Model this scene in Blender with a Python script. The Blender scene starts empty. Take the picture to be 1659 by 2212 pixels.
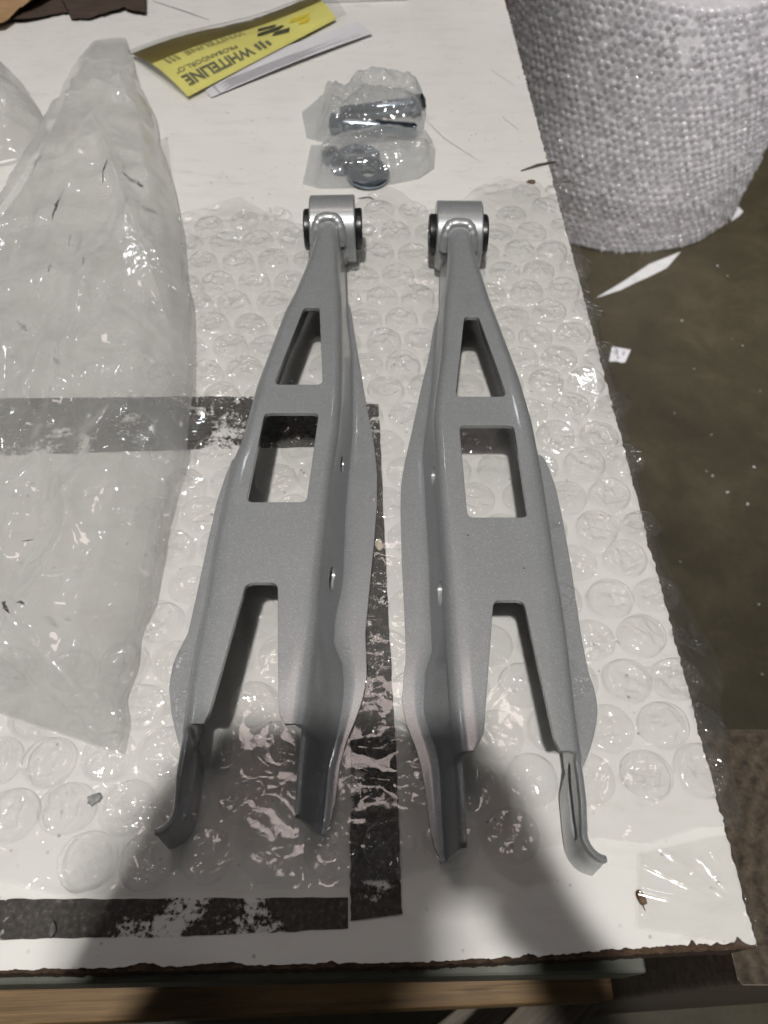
import bpy, bmesh, math, random
import numpy as np
from mathutils import Vector, Matrix
R = math.radians
random.seed(7)
scene = bpy.context.scene
COL = scene.collection

# ------------------------------------------------------------------ camera, world, lamps, exposure
CAM_H, FPX, PITCH = 0.40, 1600.0, 55.0          # metres above the bench top; focal length for a 1659 px wide frame
cam_data = bpy.data.cameras.new('camera')
cam_data.sensor_fit = 'HORIZONTAL'; cam_data.sensor_width = 36.0
cam_data.lens = 36.0 * FPX / 1659.0
cam_data.clip_start = 0.01; cam_data.clip_end = 60.0
cam_data.dof.use_dof = True; cam_data.dof.focus_distance = 0.43; cam_data.dof.aperture_fstop = 15.0
cam = bpy.data.objects.new('camera', cam_data); COL.objects.link(cam)
cam.location = (0, 0, CAM_H); cam.rotation_euler = (R(90 - PITCH), 0, 0)
scene.camera = cam

world = bpy.data.worlds.new('World'); scene.world = world; world.use_nodes = True
bg = world.node_tree.nodes['Background']
bg.inputs['Color'].default_value = (0.95, 0.97, 1.0, 1); bg.inputs['Strength'].default_value = 0.022

def lamp(name, loc, target, size, sizey, power, color):
    l = bpy.data.lights.new(name, 'AREA'); l.shape = 'RECTANGLE'; l.size = size; l.size_y = sizey
    l.energy = power; l.color = color
    o = bpy.data.objects.new(name, l); COL.objects.link(o); o.location = loc
    o.rotation_euler = (Vector(target) - Vector(loc)).to_track_quat('-Z', 'Y').to_euler()
    return o
lamp('ceiling_lamp_main', (-0.20, -0.86, 3.2), (0, 0.3, 0), 0.12, 0.12, 94, (1.0, 0.978, 0.94))
lamp('ceiling_lamp_far', (-0.15, 1.25, 3.3), (0, 0.3, 0), 0.80, 0.50, 7.5, (1.0, 0.83, 0.78))
# unseen small lamps added for glints on the plastic, standing in for hall high-bays
for lx, ly, lz, pw, colr in ((-3.0, 1.6, 3.6, 5, (.93, .96, 1.)), (3.2, 0.6, 3.2, 7, (.97, .96, 1.)), (-1.6, 3.6, 3.8, 3.5, (.92, .96, 1.)), (1.5, 4.0, 3.8, 3.5, (.95, .97, 1.)), (-2.2, -1.4, 3.4, 5, (1., .95, .88)), (1.9, -1.6, 3.4, 5, (1., .96, .90))):
    lamp('glint_lamp', (lx, ly, lz), (.2, .8, -.2), .13, .13, pw, colr)

sp = bpy.data.lights.new('roll_fill_spot', 'SPOT'); sp.energy = 780; sp.spot_size = R(36); sp.spot_blend = 1.0; sp.shadow_soft_size = .07; sp.color = (1.0, .97, .96)  # unseen spot added to brighten the bubble wrap roll, cone kept off the bench
spo = bpy.data.objects.new('roll_fill_spot', sp); COL.objects.link(spo); spo.location = (2.0, -.1, 3.5)
spo.rotation_euler = (Vector((1.0, 1.95, -.6)) - Vector(spo.location)).to_track_quat('-Z', 'Y').to_euler()

scene.view_settings.view_transform = 'Standard'; scene.view_settings.look = 'None'
scene.view_settings.exposure = 0.0; scene.view_settings.gamma = 1.0
scene.view_settings.use_curve_mapping = False
scene.render.engine = 'CYCLES'
cy = scene.cycles
cy.max_bounces = 6; cy.diffuse_bounces = 3; cy.glossy_bounces = 2; cy.transmission_bounces = 4
cy.transparent_max_bounces = 24; cy.caustics_reflective = False; cy.caustics_refractive = False
cy.sample_clamp_indirect = 4.0; cy.use_denoising = True; cy.use_adaptive_sampling = True; cy.adaptive_threshold = 0.03

# ------------------------------------------------------------------ measuring helpers (plan positions read off the photograph)
_p = R(PITCH); _f = np.array([0, math.cos(_p), -math.sin(_p)]); _u = np.array([0, math.sin(_p), math.cos(_p)])
def P(x, y, z=0.0):
    d = _f + np.array([1., 0, 0]) * (x - 829.5) / FPX - _u * (y - 1106.0) / FPX
    t = (z - CAM_H) / d[2]
    return np.array([0, 0, CAM_H]) + d * t
def proj(q):
    v = np.array(q) - np.array([0, 0, CAM_H]); zc = v @ _f
    return 829.5 + FPX * v[0] / zc, 1106.0 - FPX * (v @ _u) / zc

# ------------------------------------------------------------------ numpy noise
class Noise:
    def __init__(self, seed):
        self.t = np.random.RandomState(seed).rand(256, 256)
    def __call__(self, x, y):
        x = np.asarray(x, float); y = np.asarray(y, float)
        xi = np.floor(x).astype(int); yi = np.floor(y).astype(int); fx = x - xi; fy = y - yi
        fx = fx * fx * (3 - 2 * fx); fy = fy * fy * (3 - 2 * fy)
        a = self.t[xi % 256, yi % 256]; b = self.t[(xi + 1) % 256, yi % 256]
        c = self.t[xi % 256, (yi + 1) % 256]; d = self.t[(xi + 1) % 256, (yi + 1) % 256]
        return (a * (1 - fx) + b * fx) * (1 - fy) + (c * (1 - fx) + d * fx) * fy * 1.0
def crumple(x, y, seed, n=14, fmin=8, fmax=60, amp=0.12):
    """sharp-creased crumpled-film relief: masked triangle waves in random directions; amplitude ~ amp / frequency"""
    r = np.random.RandomState(seed); out = np.zeros_like(np.asarray(x, float))
    for i in range(n):
        th = r.rand() * math.pi; f = fmin * (fmax / fmin) ** r.rand(); ph = r.rand() * 10
        nz = Noise(seed * 31 + i); wob = nz(x * f * .35 + 9 * i, y * f * .35) * 1.6
        s = (x * math.cos(th) + y * math.sin(th)) * f + ph + wob
        tri = np.abs((s % 1) - .5) * 2
        m = np.clip(nz(x * f * .5 + 77, y * f * .5 + 13) * 2.4 - .9, 0, 1)
        out += amp / f * tri * m
    return out

# ------------------------------------------------------------------ mesh / object helpers
def obj(name, verts, faces, mat=None, parent=None, smooth=False, loc=None):
    me = bpy.data.meshes.new(name)
    me.from_pydata([tuple(map(float, v)) for v in verts], [], faces); me.update()
    if smooth:
        me.polygons.foreach_set('use_smooth', [True] * len(me.polygons))
    if mat: me.materials.append(mat)
    o = bpy.data.objects.new(name, me); COL.objects.link(o)
    if parent: o.parent = parent
    if loc is not None: o.location = loc
    return o
def from_bm(name, bm, mat=None, parent=None, smooth=False, angle=None):
    me = bpy.data.meshes.new(name); bm.to_mesh(me); bm.free()
    if mat: me.materials.append(mat)
    if smooth: me.polygons.foreach_set('use_smooth', [True] * len(me.polygons))
    if angle: me.set_sharp_from_angle(angle=R(angle))
    o = bpy.data.objects.new(name, me); COL.objects.link(o)
    if parent: o.parent = parent
    return o
def empty(name, loc):
    o = bpy.data.objects.new(name, None); COL.objects.link(o); o.location = loc; o.empty_display_size = .02
    return o
def world_of(o):
    return o.matrix_basis.copy() if o.parent is None else world_of(o.parent) @ o.matrix_parent_inverse @ o.matrix_basis
def adopt(child, root):
    child.parent = root; child.matrix_parent_inverse = world_of(root).inverted()
def tag(o, label=None, cat=None, group=None, kind=None):
    if label: o['label'] = label
    if cat: o['category'] = cat
    if group: o['group'] = group
    if kind: o['kind'] = kind
    return o
def grid_faces(nu, nv, off=0, flip=False):
    f = []
    for i in range(nu - 1):
        for j in range(nv - 1):
            a = off + i * nv + j
            q = (a, a + nv, a + nv + 1, a + 1)
            f.append(q[::-1] if flip else q)
    return f
def box(name, cx, cy_, cz, sx, sy, sz, mat, parent=None, rot=(0, 0, 0), bev=0.002):
    bm = bmesh.new(); bmesh.ops.create_cube(bm, size=1)
    bmesh.ops.scale(bm, vec=(sx, sy, sz), verts=bm.verts)
    if bev: bmesh.ops.bevel(bm, geom=bm.edges[:], offset=bev, segments=2, affect='EDGES', profile=.5)
    o = from_bm(name, bm, mat, parent); o.location = (cx, cy_, cz); o.rotation_euler = rot
    return o
def prism(bm, pts, z0, z1):
    n = len(pts); lo = [bm.verts.new((p[0], p[1], z0)) for p in pts]; hi = [bm.verts.new((p[0], p[1], z1)) for p in pts]
    bm.faces.new(lo[::-1]); bm.faces.new(hi)
    for i in range(n): bm.faces.new((lo[i], lo[(i + 1) % n], hi[(i + 1) % n], hi[i]))
def tube(path, rad, n=10, cap=True, scale=None):
    """vertices, faces of a tube along a list of points"""
    V, F = [], []; m = len(path)
    path = [Vector(p) for p in path]
    for i, p in enumerate(path):
        t = (path[min(i + 1, m - 1)] - path[max(i - 1, 0)]).normalized()
        a = t.cross(Vector((0, 0, 1)));
        if a.length < .1: a = t.cross(Vector((0, 1, 0)))
        a.normalize(); b = t.cross(a)
        r = rad[i] if hasattr(rad, '__len__') else rad
        for k in range(n):
            w = 2 * math.pi * k / n; V.append(p + a * math.cos(w) * r + b * math.sin(w) * r)
    for i in range(m - 1):
        for k in range(n): F.append((i * n + k, i * n + (k + 1) % n, (i + 1) * n + (k + 1) % n, (i + 1) * n + k))
    if cap: F.append(tuple(range(n))[::-1]); F.append(tuple((m - 1) * n + k for k in range(n)))
    return V, F
def lathe_x(prof, n=48):
    """profile [(x, r)] turned about the X axis"""
    V, F = [], []; m = len(prof)
    for (x, r) in prof:
        for k in range(n):
            a = 2 * math.pi * k / n; V.append((x, r * math.cos(a), r * math.sin(a)))
    for i in range(m - 1):
        for k in range(n): F.append((i * n + k, (i + 1) * n + k, (i + 1) * n + (k + 1) % n, i * n + (k + 1) % n))
    return V, F
def roundpoly(pts, rad, seg=6):
    out = []; n = len(pts)
    for i in range(n):
        p = np.array(pts[i][:2]); a = np.array(pts[i - 1][:2]) - p; b = np.array(pts[(i + 1) % n][:2]) - p
        la, lb = np.linalg.norm(a), np.linalg.norm(b); r = rad[i] if hasattr(rad, '__len__') else rad
        if r <= 0: out.append(tuple(p)); continue
        ang = math.acos(np.clip(a @ b / la / lb, -1, 1)); d = min(r / math.tan(ang / 2), la * .45, lb * .45)
        p0 = p + a / la * d; p1 = p + b / lb * d
        for k in range(seg + 1):
            t = k / seg; out.append(tuple((1 - t) ** 2 * p0 + 2 * t * (1 - t) * p + t * t * p1))
    return out

# ------------------------------------------------------------------ materials
class NT:
    def __init__(self, name):
        self.m = bpy.data.materials.new(name); self.m.use_nodes = True
        self.t = self.m.node_tree; self.t.nodes.clear(); self.out = self.n('ShaderNodeOutputMaterial')
    def n(self, typ, **kw):
        nd = self.t.nodes.new(typ)
        for k, v in kw.items():
            if k in nd.inputs: nd.inputs[k].default_value = v
            else: setattr(nd, k, v)
        return nd
    def l(self, a, b): self.t.links.new(a, b)
    def coord(self): return self.n('ShaderNodeTexCoord').outputs['Object']
    def noise(self, vec, scale, detail=4, rough=.55, dist=0.0):
        nd = self.n('ShaderNodeTexNoise'); nd.inputs['Scale'].default_value = scale; nd.inputs['Detail'].default_value = detail
        nd.inputs['Roughness'].default_value = rough; nd.inputs['Distortion'].default_value = dist
        self.l(vec, nd.inputs['Vector']); return nd.outputs['Fac']
    def ramp(self, fac, stops):
        nd = self.n('ShaderNodeValToRGB'); e = nd.color_ramp.elements
        while len(e) < len(stops): e.new(.5)
        for el, (p, c) in zip(e, stops):
            el.position = p; el.color = (c, c, c, 1) if not hasattr(c, '__len__') else (*c, 1)
        self.l(fac, nd.inputs['Fac']); return nd.outputs['Color']
    def mix(self, fac, a, b):
        nd = self.n('ShaderNodeMix', data_type='RGBA')
        for sock, v in ((nd.inputs[0], fac), (nd.inputs[6], a), (nd.inputs[7], b)):
            if isinstance(v, bpy.types.NodeSocket): self.l(v, sock)
            else: sock.default_value = v if not hasattr(v, '__len__') else ((*v, 1) if len(v) == 3 else v)
        return nd.outputs[2]
    def math(self, op, a, b=0.0, clamp=False):
        nd = self.n('ShaderNodeMath', operation=op, use_clamp=clamp)
        for sock, v in ((nd.inputs[0], a), (nd.inputs[1], b)):
            if isinstance(v, bpy.types.NodeSocket): self.l(v, sock)
            else: sock.default_value = v
        return nd.outputs[0]
    def bump(self, h, strength=.3, dist=.001, normal=None):
        nd = self.n('ShaderNodeBump'); nd.inputs['Strength'].default_value = strength; nd.inputs['Distance'].default_value = dist
        self.l(h, nd.inputs['Height'])
        if normal is not None: self.l(normal, nd.inputs['Normal'])
        return nd.outputs['Normal']
    def mapping(self, vec, scale=(1, 1, 1), rot=(0, 0, 0), loc=(0, 0, 0)):
        nd = self.n('ShaderNodeMapping'); nd.inputs['Scale'].default_value = scale; nd.inputs['Rotation'].default_value = rot
        nd.inputs['Location'].default_value = loc
        self.l(vec, nd.inputs['Vector']); return nd.outputs['Vector']
    def principled(self, color, rough=.5, metallic=0.0, normal=None, **kw):
        nd = self.n('ShaderNodeBsdfPrincipled')
        for s, v in (('Base Color', color), ('Roughness', rough), ('Metallic', metallic)):
            if isinstance(v, bpy.types.NodeSocket): self.l(v, nd.inputs[s])
            else: nd.inputs[s].default_value = v if not hasattr(v, '__len__') else (*v, 1)
        if normal is not None: self.l(normal, nd.inputs['Normal'])
        for k, v in kw.items(): nd.inputs[k].default_value = v
        return nd.outputs[0]
    def finish(self, sh): self.l(sh, self.out.inputs['Surface']); return self.m

def m_simple(name, color, rough=.5, metallic=0.0, nscale=60, var=.25, bump=.15, bdist=.0006, **kw):
    t = NT(name); c = t.coord(); nz = t.noise(c, nscale, 5)
    lo = tuple(v * (1 - var) for v in color); hi = tuple(min(1, v * (1 + var)) for v in color)
    col = t.ramp(nz, [(.3, lo), (.7, hi)])
    return t.finish(t.principled(col, rough, metallic, t.bump(t.noise(c, nscale * 4, 4), bump, bdist), **kw))

def m_table():
    t = NT('white_laminate'); c = t.coord()
    base = t.ramp(t.noise(c, 5, 5), [(.3, (.735, .72, .685)), (.75, (.80, .787, .755))])
    base = t.mix(t.math('MULTIPLY', t.ramp(t.noise(t.mapping(c, (1, 3, 1)), 22, 6, .7), [(.50, 0.), (.75, 1.)]), .38), base, (.55, .51, .46))
    v = t.n('ShaderNodeTexVoronoi'); v.inputs['Scale'].default_value = 130; t.l(c, v.inputs['Vector'])
    msk = t.math('MULTIPLY', t.ramp(v.outputs['Distance'], [(.07, 1.), (.16, 0.)]), t.ramp(t.noise(c, 26, 3), [(.50, 0.), (.60, 1.)]))
    base = t.mix(t.math('MULTIPLY', msk, .7), base, (.20, .185, .165))
    smear = t.ramp(t.noise(t.mapping(c, (1, 2.5, 1)), 8, 8, .75, .6), [(.60, 0.), (.74, 1.)])
    base = t.mix(t.math('MULTIPLY', smear, .5), base, (.36, .335, .30))
    scr = t.ramp(t.noise(t.mapping(c, (2, 90, 1), (0, 0, .4)), 6, 3, .6), [(.70, 0.), (.75, 1.)])
    base = t.mix(t.math('MULTIPLY', scr, .25), base, (.42, .40, .37))
    rgh = t.ramp(t.noise(c, 30, 4), [(.3, .42), (.7, .58)])
    return t.finish(t.principled(base, rgh, 0, t.bump(t.noise(c, 260, 4), .12, .0004)))
def m_tape(name='worn_black_tape', th=.556):
    t = NT(name); c = t.coord()
    n1 = t.noise(c, 20, 3, .55, .9); n2 = t.noise(c, 420, 6, .8)
    st = t.noise(t.mapping(c, (1, 6, 1), (0, 0, .5)), 40, 3, .6)
    sm = t.math('ADD', t.math('ADD', t.math('MULTIPLY', n1, .55), t.math('MULTIPLY', n2, .35)), t.math('MULTIPLY', st, .12))
    mask = t.ramp(sm, [(th, 1.), (th + .018, 0.)])
    col = t.ramp(t.noise(c, 420, 4), [(.35, (.016, .013, .010)), (.58, (.048, .040, .032)), (.75, (.15, .13, .11))])
    d = t.principled(col, .55, 0, t.bump(n2, .5, .0006))
    tr = t.n('ShaderNodeBsdfTransparent'); mx = t.n('ShaderNodeMixShader')
    t.l(mask, mx.inputs[0]); t.l(tr.outputs[0], mx.inputs[1]); t.l(d, mx.inputs[2])
    return t.finish(mx.outputs[0])
def m_film(name, milk=.04, rough=.1, spec=.06, edge=.75, tint=(.985, .985, .98), milkcol=(.85, .85, .86), bscale=120, bstr=.35, bdist=.0010, grime=0., gloss=1.0, epow=3.0):
    """clear thin plastic: mostly see-through, mirror-like glints on the creases, a little milky scatter"""
    t = NT(name); c = t.coord()
    cr1 = t.math('ABSOLUTE', t.math('SUBTRACT', t.noise(c, bscale * .32, 2, .5, .9), .5)); cr2 = t.noise(c, bscale * .7, 2, .6, .5)
    h = t.math('ADD', t.math('MULTIPLY', t.math('MINIMUM', cr1, .11), -3.2), t.math('MULTIPLY', cr2, .7))
    nrm = t.bump(h, bstr, bdist)
    lw = t.n('ShaderNodeLayerWeight'); lw.inputs['Blend'].default_value = .5; t.l(nrm, lw.inputs['Normal'])
    fac = t.math('ADD', t.math('MULTIPLY', t.math('POWER', lw.outputs['Facing'], epow), edge), spec, True)
    tr = t.n('ShaderNodeBsdfTransparent'); tr.inputs['Color'].default_value = (*tint, 1)
    gl = t.n('ShaderNodeBsdfGlossy'); gl.inputs['Roughness'].default_value = rough; gl.inputs['Color'].default_value = (gloss, gloss, gloss, 1); t.l(nrm, gl.inputs['Normal'])
    df = t.n('ShaderNodeBsdfDiffuse'); tl = t.n('ShaderNodeBsdfTranslucent')
    mc = t.ramp(t.noise(c, 14, 3, .65), [(.35, tuple(x * (1 - grime) for x in milkcol)), (.7, milkcol)]) if grime else None
    for nd in (df, tl):
        if mc is not None: t.l(mc, nd.inputs['Color'])
        else: nd.inputs['Color'].default_value = (*milkcol, 1)
        t.l(nrm, nd.inputs['Normal'])
    mm = t.n('ShaderNodeMixShader'); mm.inputs[0].default_value = .5; t.l(df.outputs[0], mm.inputs[1]); t.l(tl.outputs[0], mm.inputs[2])
    m1 = t.n('ShaderNodeMixShader')
    if milk > .15:
        mk = t.math('ADD', milk, t.math('MULTIPLY', t.math('POWER', lw.outputs['Facing'], 2.0), .35), True); t.l(mk, m1.inputs[0])
    else: m1.inputs[0].default_value = milk
    t.l(tr.outputs[0], m1.inputs[1]); t.l(mm.outputs[0], m1.inputs[2])
    m2 = t.n('ShaderNodeMixShader'); t.l(fac, m2.inputs[0]); t.l(m1.outputs[0], m2.inputs[1]); t.l(gl.outputs[0], m2.inputs[2])
    return t.finish(m2.outputs[0])
def m_paint():
    t = NT('silver_paint'); c = t.coord()
    bev = t.n('ShaderNodeBevel', samples=2); bev.inputs['Radius'].default_value = .0009
    peel = t.noise(c, 900, 3, .6)
    nrm = t.bump(peel, .10, .0003, bev.outputs[0])
    v = t.n('ShaderNodeTexVoronoi'); v.inputs['Scale'].default_value = 2600; t.l(c, v.inputs['Vector'])
    fl = t.n('ShaderNodeSeparateColor'); t.l(v.outputs['Color'], fl.inputs[0])
    col = t.ramp(fl.outputs[0], [(.0, (.315, .325, .332)), (.75, (.365, .377, .385)), (.97, (.42, .43, .44)), (1., (.62, .63, .65))])
    col = t.mix(t.math('MULTIPLY', t.ramp(t.noise(c, 40, 5, .6), [(.4, 0.), (.75, 1.)]), .22), col, (.24, .245, .25))
    v2 = t.n('ShaderNodeTexVoronoi'); v2.inputs['Scale'].default_value = 110; t.l(c, v2.inputs['Vector'])
    spk = t.math('MULTIPLY', t.ramp(v2.outputs['Distance'], [(.045, 1.), (.07, 0.)]), t.ramp(t.noise(c, 30, 2), [(.58, 0.), (.62, 1.)]))
    col = t.mix(spk, col, (.05, .05, .05))
    return t.finish(t.principled(col, .40, .45, nrm, **{'Coat Weight': .55, 'Coat Roughness': .10, 'Coat IOR': 1.5}))
def m_wood(name, c0, c1, scale=9, along=(1, 14, 14), rough=.6, knots=True):
    t = NT(name); c = t.mapping(t.coord(), along)
    w = t.noise(c, scale, 6, .6, 1.2); fine = t.noise(t.mapping(t.coord(), (along[0] * .6, along[1] * 6, along[2] * 6)), scale, 4)
    col = t.ramp(t.math('ADD', t.math('MULTIPLY', w, .7), t.math('MULTIPLY', fine, .3)), [(.35, c0), (.65, c1)])
    return t.finish(t.principled(col, rough, 0, t.bump(fine, .3, .001)))
def m_endgrain():
    t = NT('weathered_end_grain'); c = t.coord()
    w = t.n('ShaderNodeTexWave', wave_type='RINGS', rings_direction='Z'); w.inputs['Scale'].default_value = 30; w.inputs['Distortion'].default_value = 1.6
    w.inputs['Detail'].default_value = 4; w.inputs['Detail Scale'].default_value = 6
    t.l(t.mapping(c, loc=(-.33, -.05, 0)), w.inputs['Vector'])
    n = t.noise(c, 160, 6, .7)
    s = t.math('ADD', t.math('MULTIPLY', w.outputs['Fac'], .12), t.math('MULTIPLY', n, .88))
    col = t.ramp(s, [(.28, (.018, .014, .010)), (.5, (.070, .052, .034)), (.75, (.135, .108, .076))])
    return t.finish(t.principled(col, .8, 0, t.bump(s, .8, .003)))
def m_floor():
    t = NT('stained_concrete'); c = t.coord()
    a = t.noise(c, 2.2, 7, .62, .4); b = t.noise(c, 8, 7, .7, .8); g = t.noise(c, 150, 5, .7)
    s = t.math('ADD', t.math('ADD', t.math('MULTIPLY', a, .45), t.math('MULTIPLY', b, .35)), t.math('MULTIPLY', g, .2))
    col = t.ramp(s, [(.36, (.026, .021, .011)), (.5, (.052, .043, .023)), (.64, (.090, .076, .044))])
    return t.finish(t.principled(col, .55, 0, t.bump(g, .3, .001)))
def m_roll_core():
    t = NT('wound_bubble_film'); c = t.coord()
    n = t.noise(c, 60, 6, .7); n2 = t.noise(t.mapping(c, (1, 1, .25)), 12, 4, .7)
    col = t.ramp(t.math('ADD', t.math('MULTIPLY', n, .55), t.math('MULTIPLY', n2, .45)), [(.3, (.56, .54, .56)), (.55, (.76, .74, .765)), (.75, (.88, .86, .88))])
    return t.finish(t.principled(col, .38, 0, t.bump(n, .6, .004)))
def m_roll_bubble():
    t = NT('small_bubble_film'); c = t.coord()
    lw = t.n('ShaderNodeLayerWeight'); nrm = t.bump(t.noise(c, 300, 4, .6), .5, .002)
    lw.inputs['Blend'].default_value = .5
    fac = t.math('ADD', t.math('MULTIPLY', t.math('POWER', lw.outputs['Facing'], 3.), .5), .13, True)
    tr = t.n('ShaderNodeBsdfTransparent'); tr.inputs['Color'].default_value = (.97, .97, .98, 1)
    gl = t.n('ShaderNodeBsdfGlossy'); gl.inputs['Roughness'].default_value = .07; t.l(nrm, gl.inputs['Normal'])
    df = t.n('ShaderNodeBsdfDiffuse'); df.inputs['Color'].default_value = (.86, .84, .87, 1)
    m1 = t.n('ShaderNodeMixShader'); t.l(t.ramp(t.noise(c, 45, 2, .7), [(.35, .06), (.65, .5)]), m1.inputs[0]); t.l(tr.outputs[0], m1.inputs[1]); t.l(df.outputs[0], m1.inputs[2])
    m2 = t.n('ShaderNodeMixShader'); t.l(fac, m2.inputs[0]); t.l(m1.outputs[0], m2.inputs[1]); t.l(gl.outputs[0], m2.inputs[2])
    return t.finish(m2.outputs[0])
def m_kraft(name, c0, c1):
    t = NT(name); c = t.coord()
    col = t.ramp(t.noise(t.mapping(c, (1, 3, 1)), 40, 6, .7), [(.3, c0), (.7, c1)])
    return t.finish(t.principled(col, .8, 0, t.bump(t.noise(c, 90, 5), .4, .0015)))

M = {}
M['table'] = m_table(); M['tape'] = m_tape(); M['paint'] = m_paint()
M['core'] = m_simple('fibreboard_core', (.062, .036, .020), .85, nscale=180, var=.6, bump=.8, bdist=.002)
M['wrap'] = m_film('bubble_film', milk=.07, rough=.065, spec=.045, edge=.70, epow=2.5, tint=(1., 1., 1.), milkcol=(.95, .95, .94), bscale=85, bstr=.38, bdist=.0012)
M['bubble'] = m_film('bubble_dome_film', milk=.035, rough=.065, spec=.038, edge=.75, epow=2.3, tint=(1., 1., 1.), milkcol=(.95, .95, .94), bscale=150, bstr=.30, bdist=.0008)
M['bag'] = m_film('milky_poly_bag', milk=.27, rough=.07, spec=.05, edge=.40, tint=(1., 1., 1.), milkcol=(.93, .93, .92), bscale=60, bstr=.30, bdist=.0030, grime=.22)
M['bag_back'] = m_film('milky_poly_bag_underside', milk=.13, rough=.2, spec=.02, edge=.2, milkcol=(.80, .80, .79), bscale=20, bstr=.1)
M['zip'] = m_film('clear_zip_bag', milk=.25, rough=.08, spec=.07, edge=.5, milkcol=(.84, .86, .88), bscale=70, bstr=.4, bdist=.0018)
M['cling'] = m_film('clear_stretch_film', milk=.05, rough=.08, spec=.04, edge=.6, bscale=45, bstr=.3, bdist=.0015)
M['rubber'] = m_simple('black_rubber', (.012, .012, .013), .32, var=.2, bump=.1)
M['zinc'] = m_simple('zinc_steel', (.25, .295, .345), .24, 1.0, nscale=90, var=.25, bump=.05)
M['steelrail'] = m_simple('grey_steel_rail', (.105, .11, .09), .42, .3, nscale=30, var=.25, bump=.2)
M['wood'] = m_wood('pine_plank', (.10, .055, .020), (.27, .165, .070))
M['wood_dark'] = m_wood('weathered_plank', (.055, .042, .030), (.15, .125, .095))
M['endgrain'] = m_endgrain(); M['floor'] = m_floor()
M['roll'] = m_roll_core(); M['rollb'] = m_roll_bubble()
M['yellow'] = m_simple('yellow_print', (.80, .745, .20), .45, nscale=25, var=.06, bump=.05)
M['yellow_shade'] = m_simple('shaded_yellow_inside', (.155, .115, .008), .40, nscale=18, var=.35, bump=.05)  # shade inside the translucent pouch, put into the colour
M['ink'] = m_simple('grey_ink', (.16, .155, .085), .5, var=.15, bump=0)
M['inkfaint'] = m_simple('faint_ink', (.33, .305, .105), .5, var=.15, bump=0)
M['inkdark'] = m_simple('dark_ink', (.045, .042, .018), .5, var=.3, bump=0)
M['inkgold'] = m_simple('bright_yellow_ink', (.78, .60, .008), .45, var=.1, bump=0)
M['paper'] = m_simple('white_paper', (.70, .69, .72), .6, nscale=20, var=.05, bump=.05)
M['paperink'] = m_simple('grey_paper_ink', (.42, .41, .45), .6, var=.15, bump=0)
M['kraft'] = m_kraft('tan_kraft_paper', (.27, .155, .068), (.44, .285, .15))
M['kraftdark'] = m_kraft('dark_brown_paper', (.040, .026, .018), (.085, .058, .042))
M['card'] = m_simple('corrugated_card', (.16, .09, .04), .8, nscale=40)
M['black'] = m_simple('black_plastic', (.015, .015, .018), .3, var=.2)
M['grime'] = m_simple('dark_scuff', (.115, .112, .108), .7, nscale=300, var=.6)
M['greyscuff'] = m_simple('grey_scuff', (.30, .30, .29), .7, nscale=300, var=.4)
M['bark'] = m_simple('brown_chip', (.12, .06, .022), .7, nscale=300, var=.6, bump=.6)
M['beige'] = m_simple('beige_putty', (.62, .55, .42), .5, nscale=120, var=.12)
M['scrap'] = m_simple('white_scrap', (.62, .62, .62), .5, nscale=40, var=.08)

# ------------------------------------------------------------------ the setting: floor
FLOOR = -0.90
floor = obj('floor', [(-6, -4, FLOOR), (6, -4, FLOOR), (6, 9, FLOOR), (-6, 9, FLOOR)], [(0, 1, 2, 3)], M['floor'])
tag(floor, kind='structure')
# white specks and slivers scattered on the concrete
rs = np.random.RandomState(3); V, F = [], []
for i in range(140):
    x = rs.uniform(.2, 2.2); y = rs.uniform(-.1, 2.6); r = rs.uniform(.0010, .0028) * (1.4 if rs.rand() < .15 else 1)
    el = rs.uniform(1, 1.6); th = rs.rand() * 3.14; b = len(V)
    for k in range(5):
        a = k * 1.2566; px, py = r * el * math.cos(a), r * math.sin(a)
        V.append((x + px * math.cos(th) - py * math.sin(th), y + px * math.sin(th) + py * math.cos(th), FLOOR + .001))
    V.append((x, y, FLOOR + r * .8))
    for k in range(5): F.append((b + k, b + (k + 1) % 5, b + 5))
tag(obj('floor_debris', V, F, M['scrap']), 'tiny white crumbs strewn over the dark concrete floor', 'debris', kind='stuff')

# ------------------------------------------------------------------ work bench
rs = np.random.RandomState(11); nz = Noise(5)
bench = empty('work_bench', (-.45, .75, FLOOR))
tag(bench, 'work bench with chipped white top and worn black tape lines', 'table')
def edge_line(a, b, step, amp, chips, seed):
    a = np.array(a[:2]); b = np.array(b[:2]); L = np.linalg.norm(b - a); n = max(2, int(L / step)); d = (b - a) / L
    nrm = np.array([-d[1], d[0]]); out = []
    q = Noise(seed)
    for i in range(n):
        s = i / n * L
        w = (float(q(s * 320, 3)) - .5) * amp + (float(q(s * 1100, 9)) - .5) * amp * .8
        for (cs, cw, cd) in chips:
            w += cd * max(0, 1 - abs(s - cs) / cw) ** .6 * (.75 + .5 * float(q(s * 900, 30)))
        out.append(a + d * s + nrm * w)
    return out
C0 = (-1.15, -.012); C1 = tuple(P(0, 2095)[:2]); C2 = tuple(P(933, 2077)[:2]); C3 = tuple(P(1632, 2039)[:2]); Rt = tuple(P(1090, 0)[:2])
dR = (np.array(Rt) - np.array(C3)); dR /= np.linalg.norm(dR); C4 = np.array(C3) + dR * 1.62; C5 = (-1.15, C4[1] + .01)
ptsT = [np.array(C0)] + edge_line(C1, C2, .0011, .0006, [(.066, .008, 0.0019), (.099, .010, 0.0012), (.108, .005, 0.0011), (.152, .003, 0.0009), (.02, .002, 0.0006)], 21)
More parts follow.
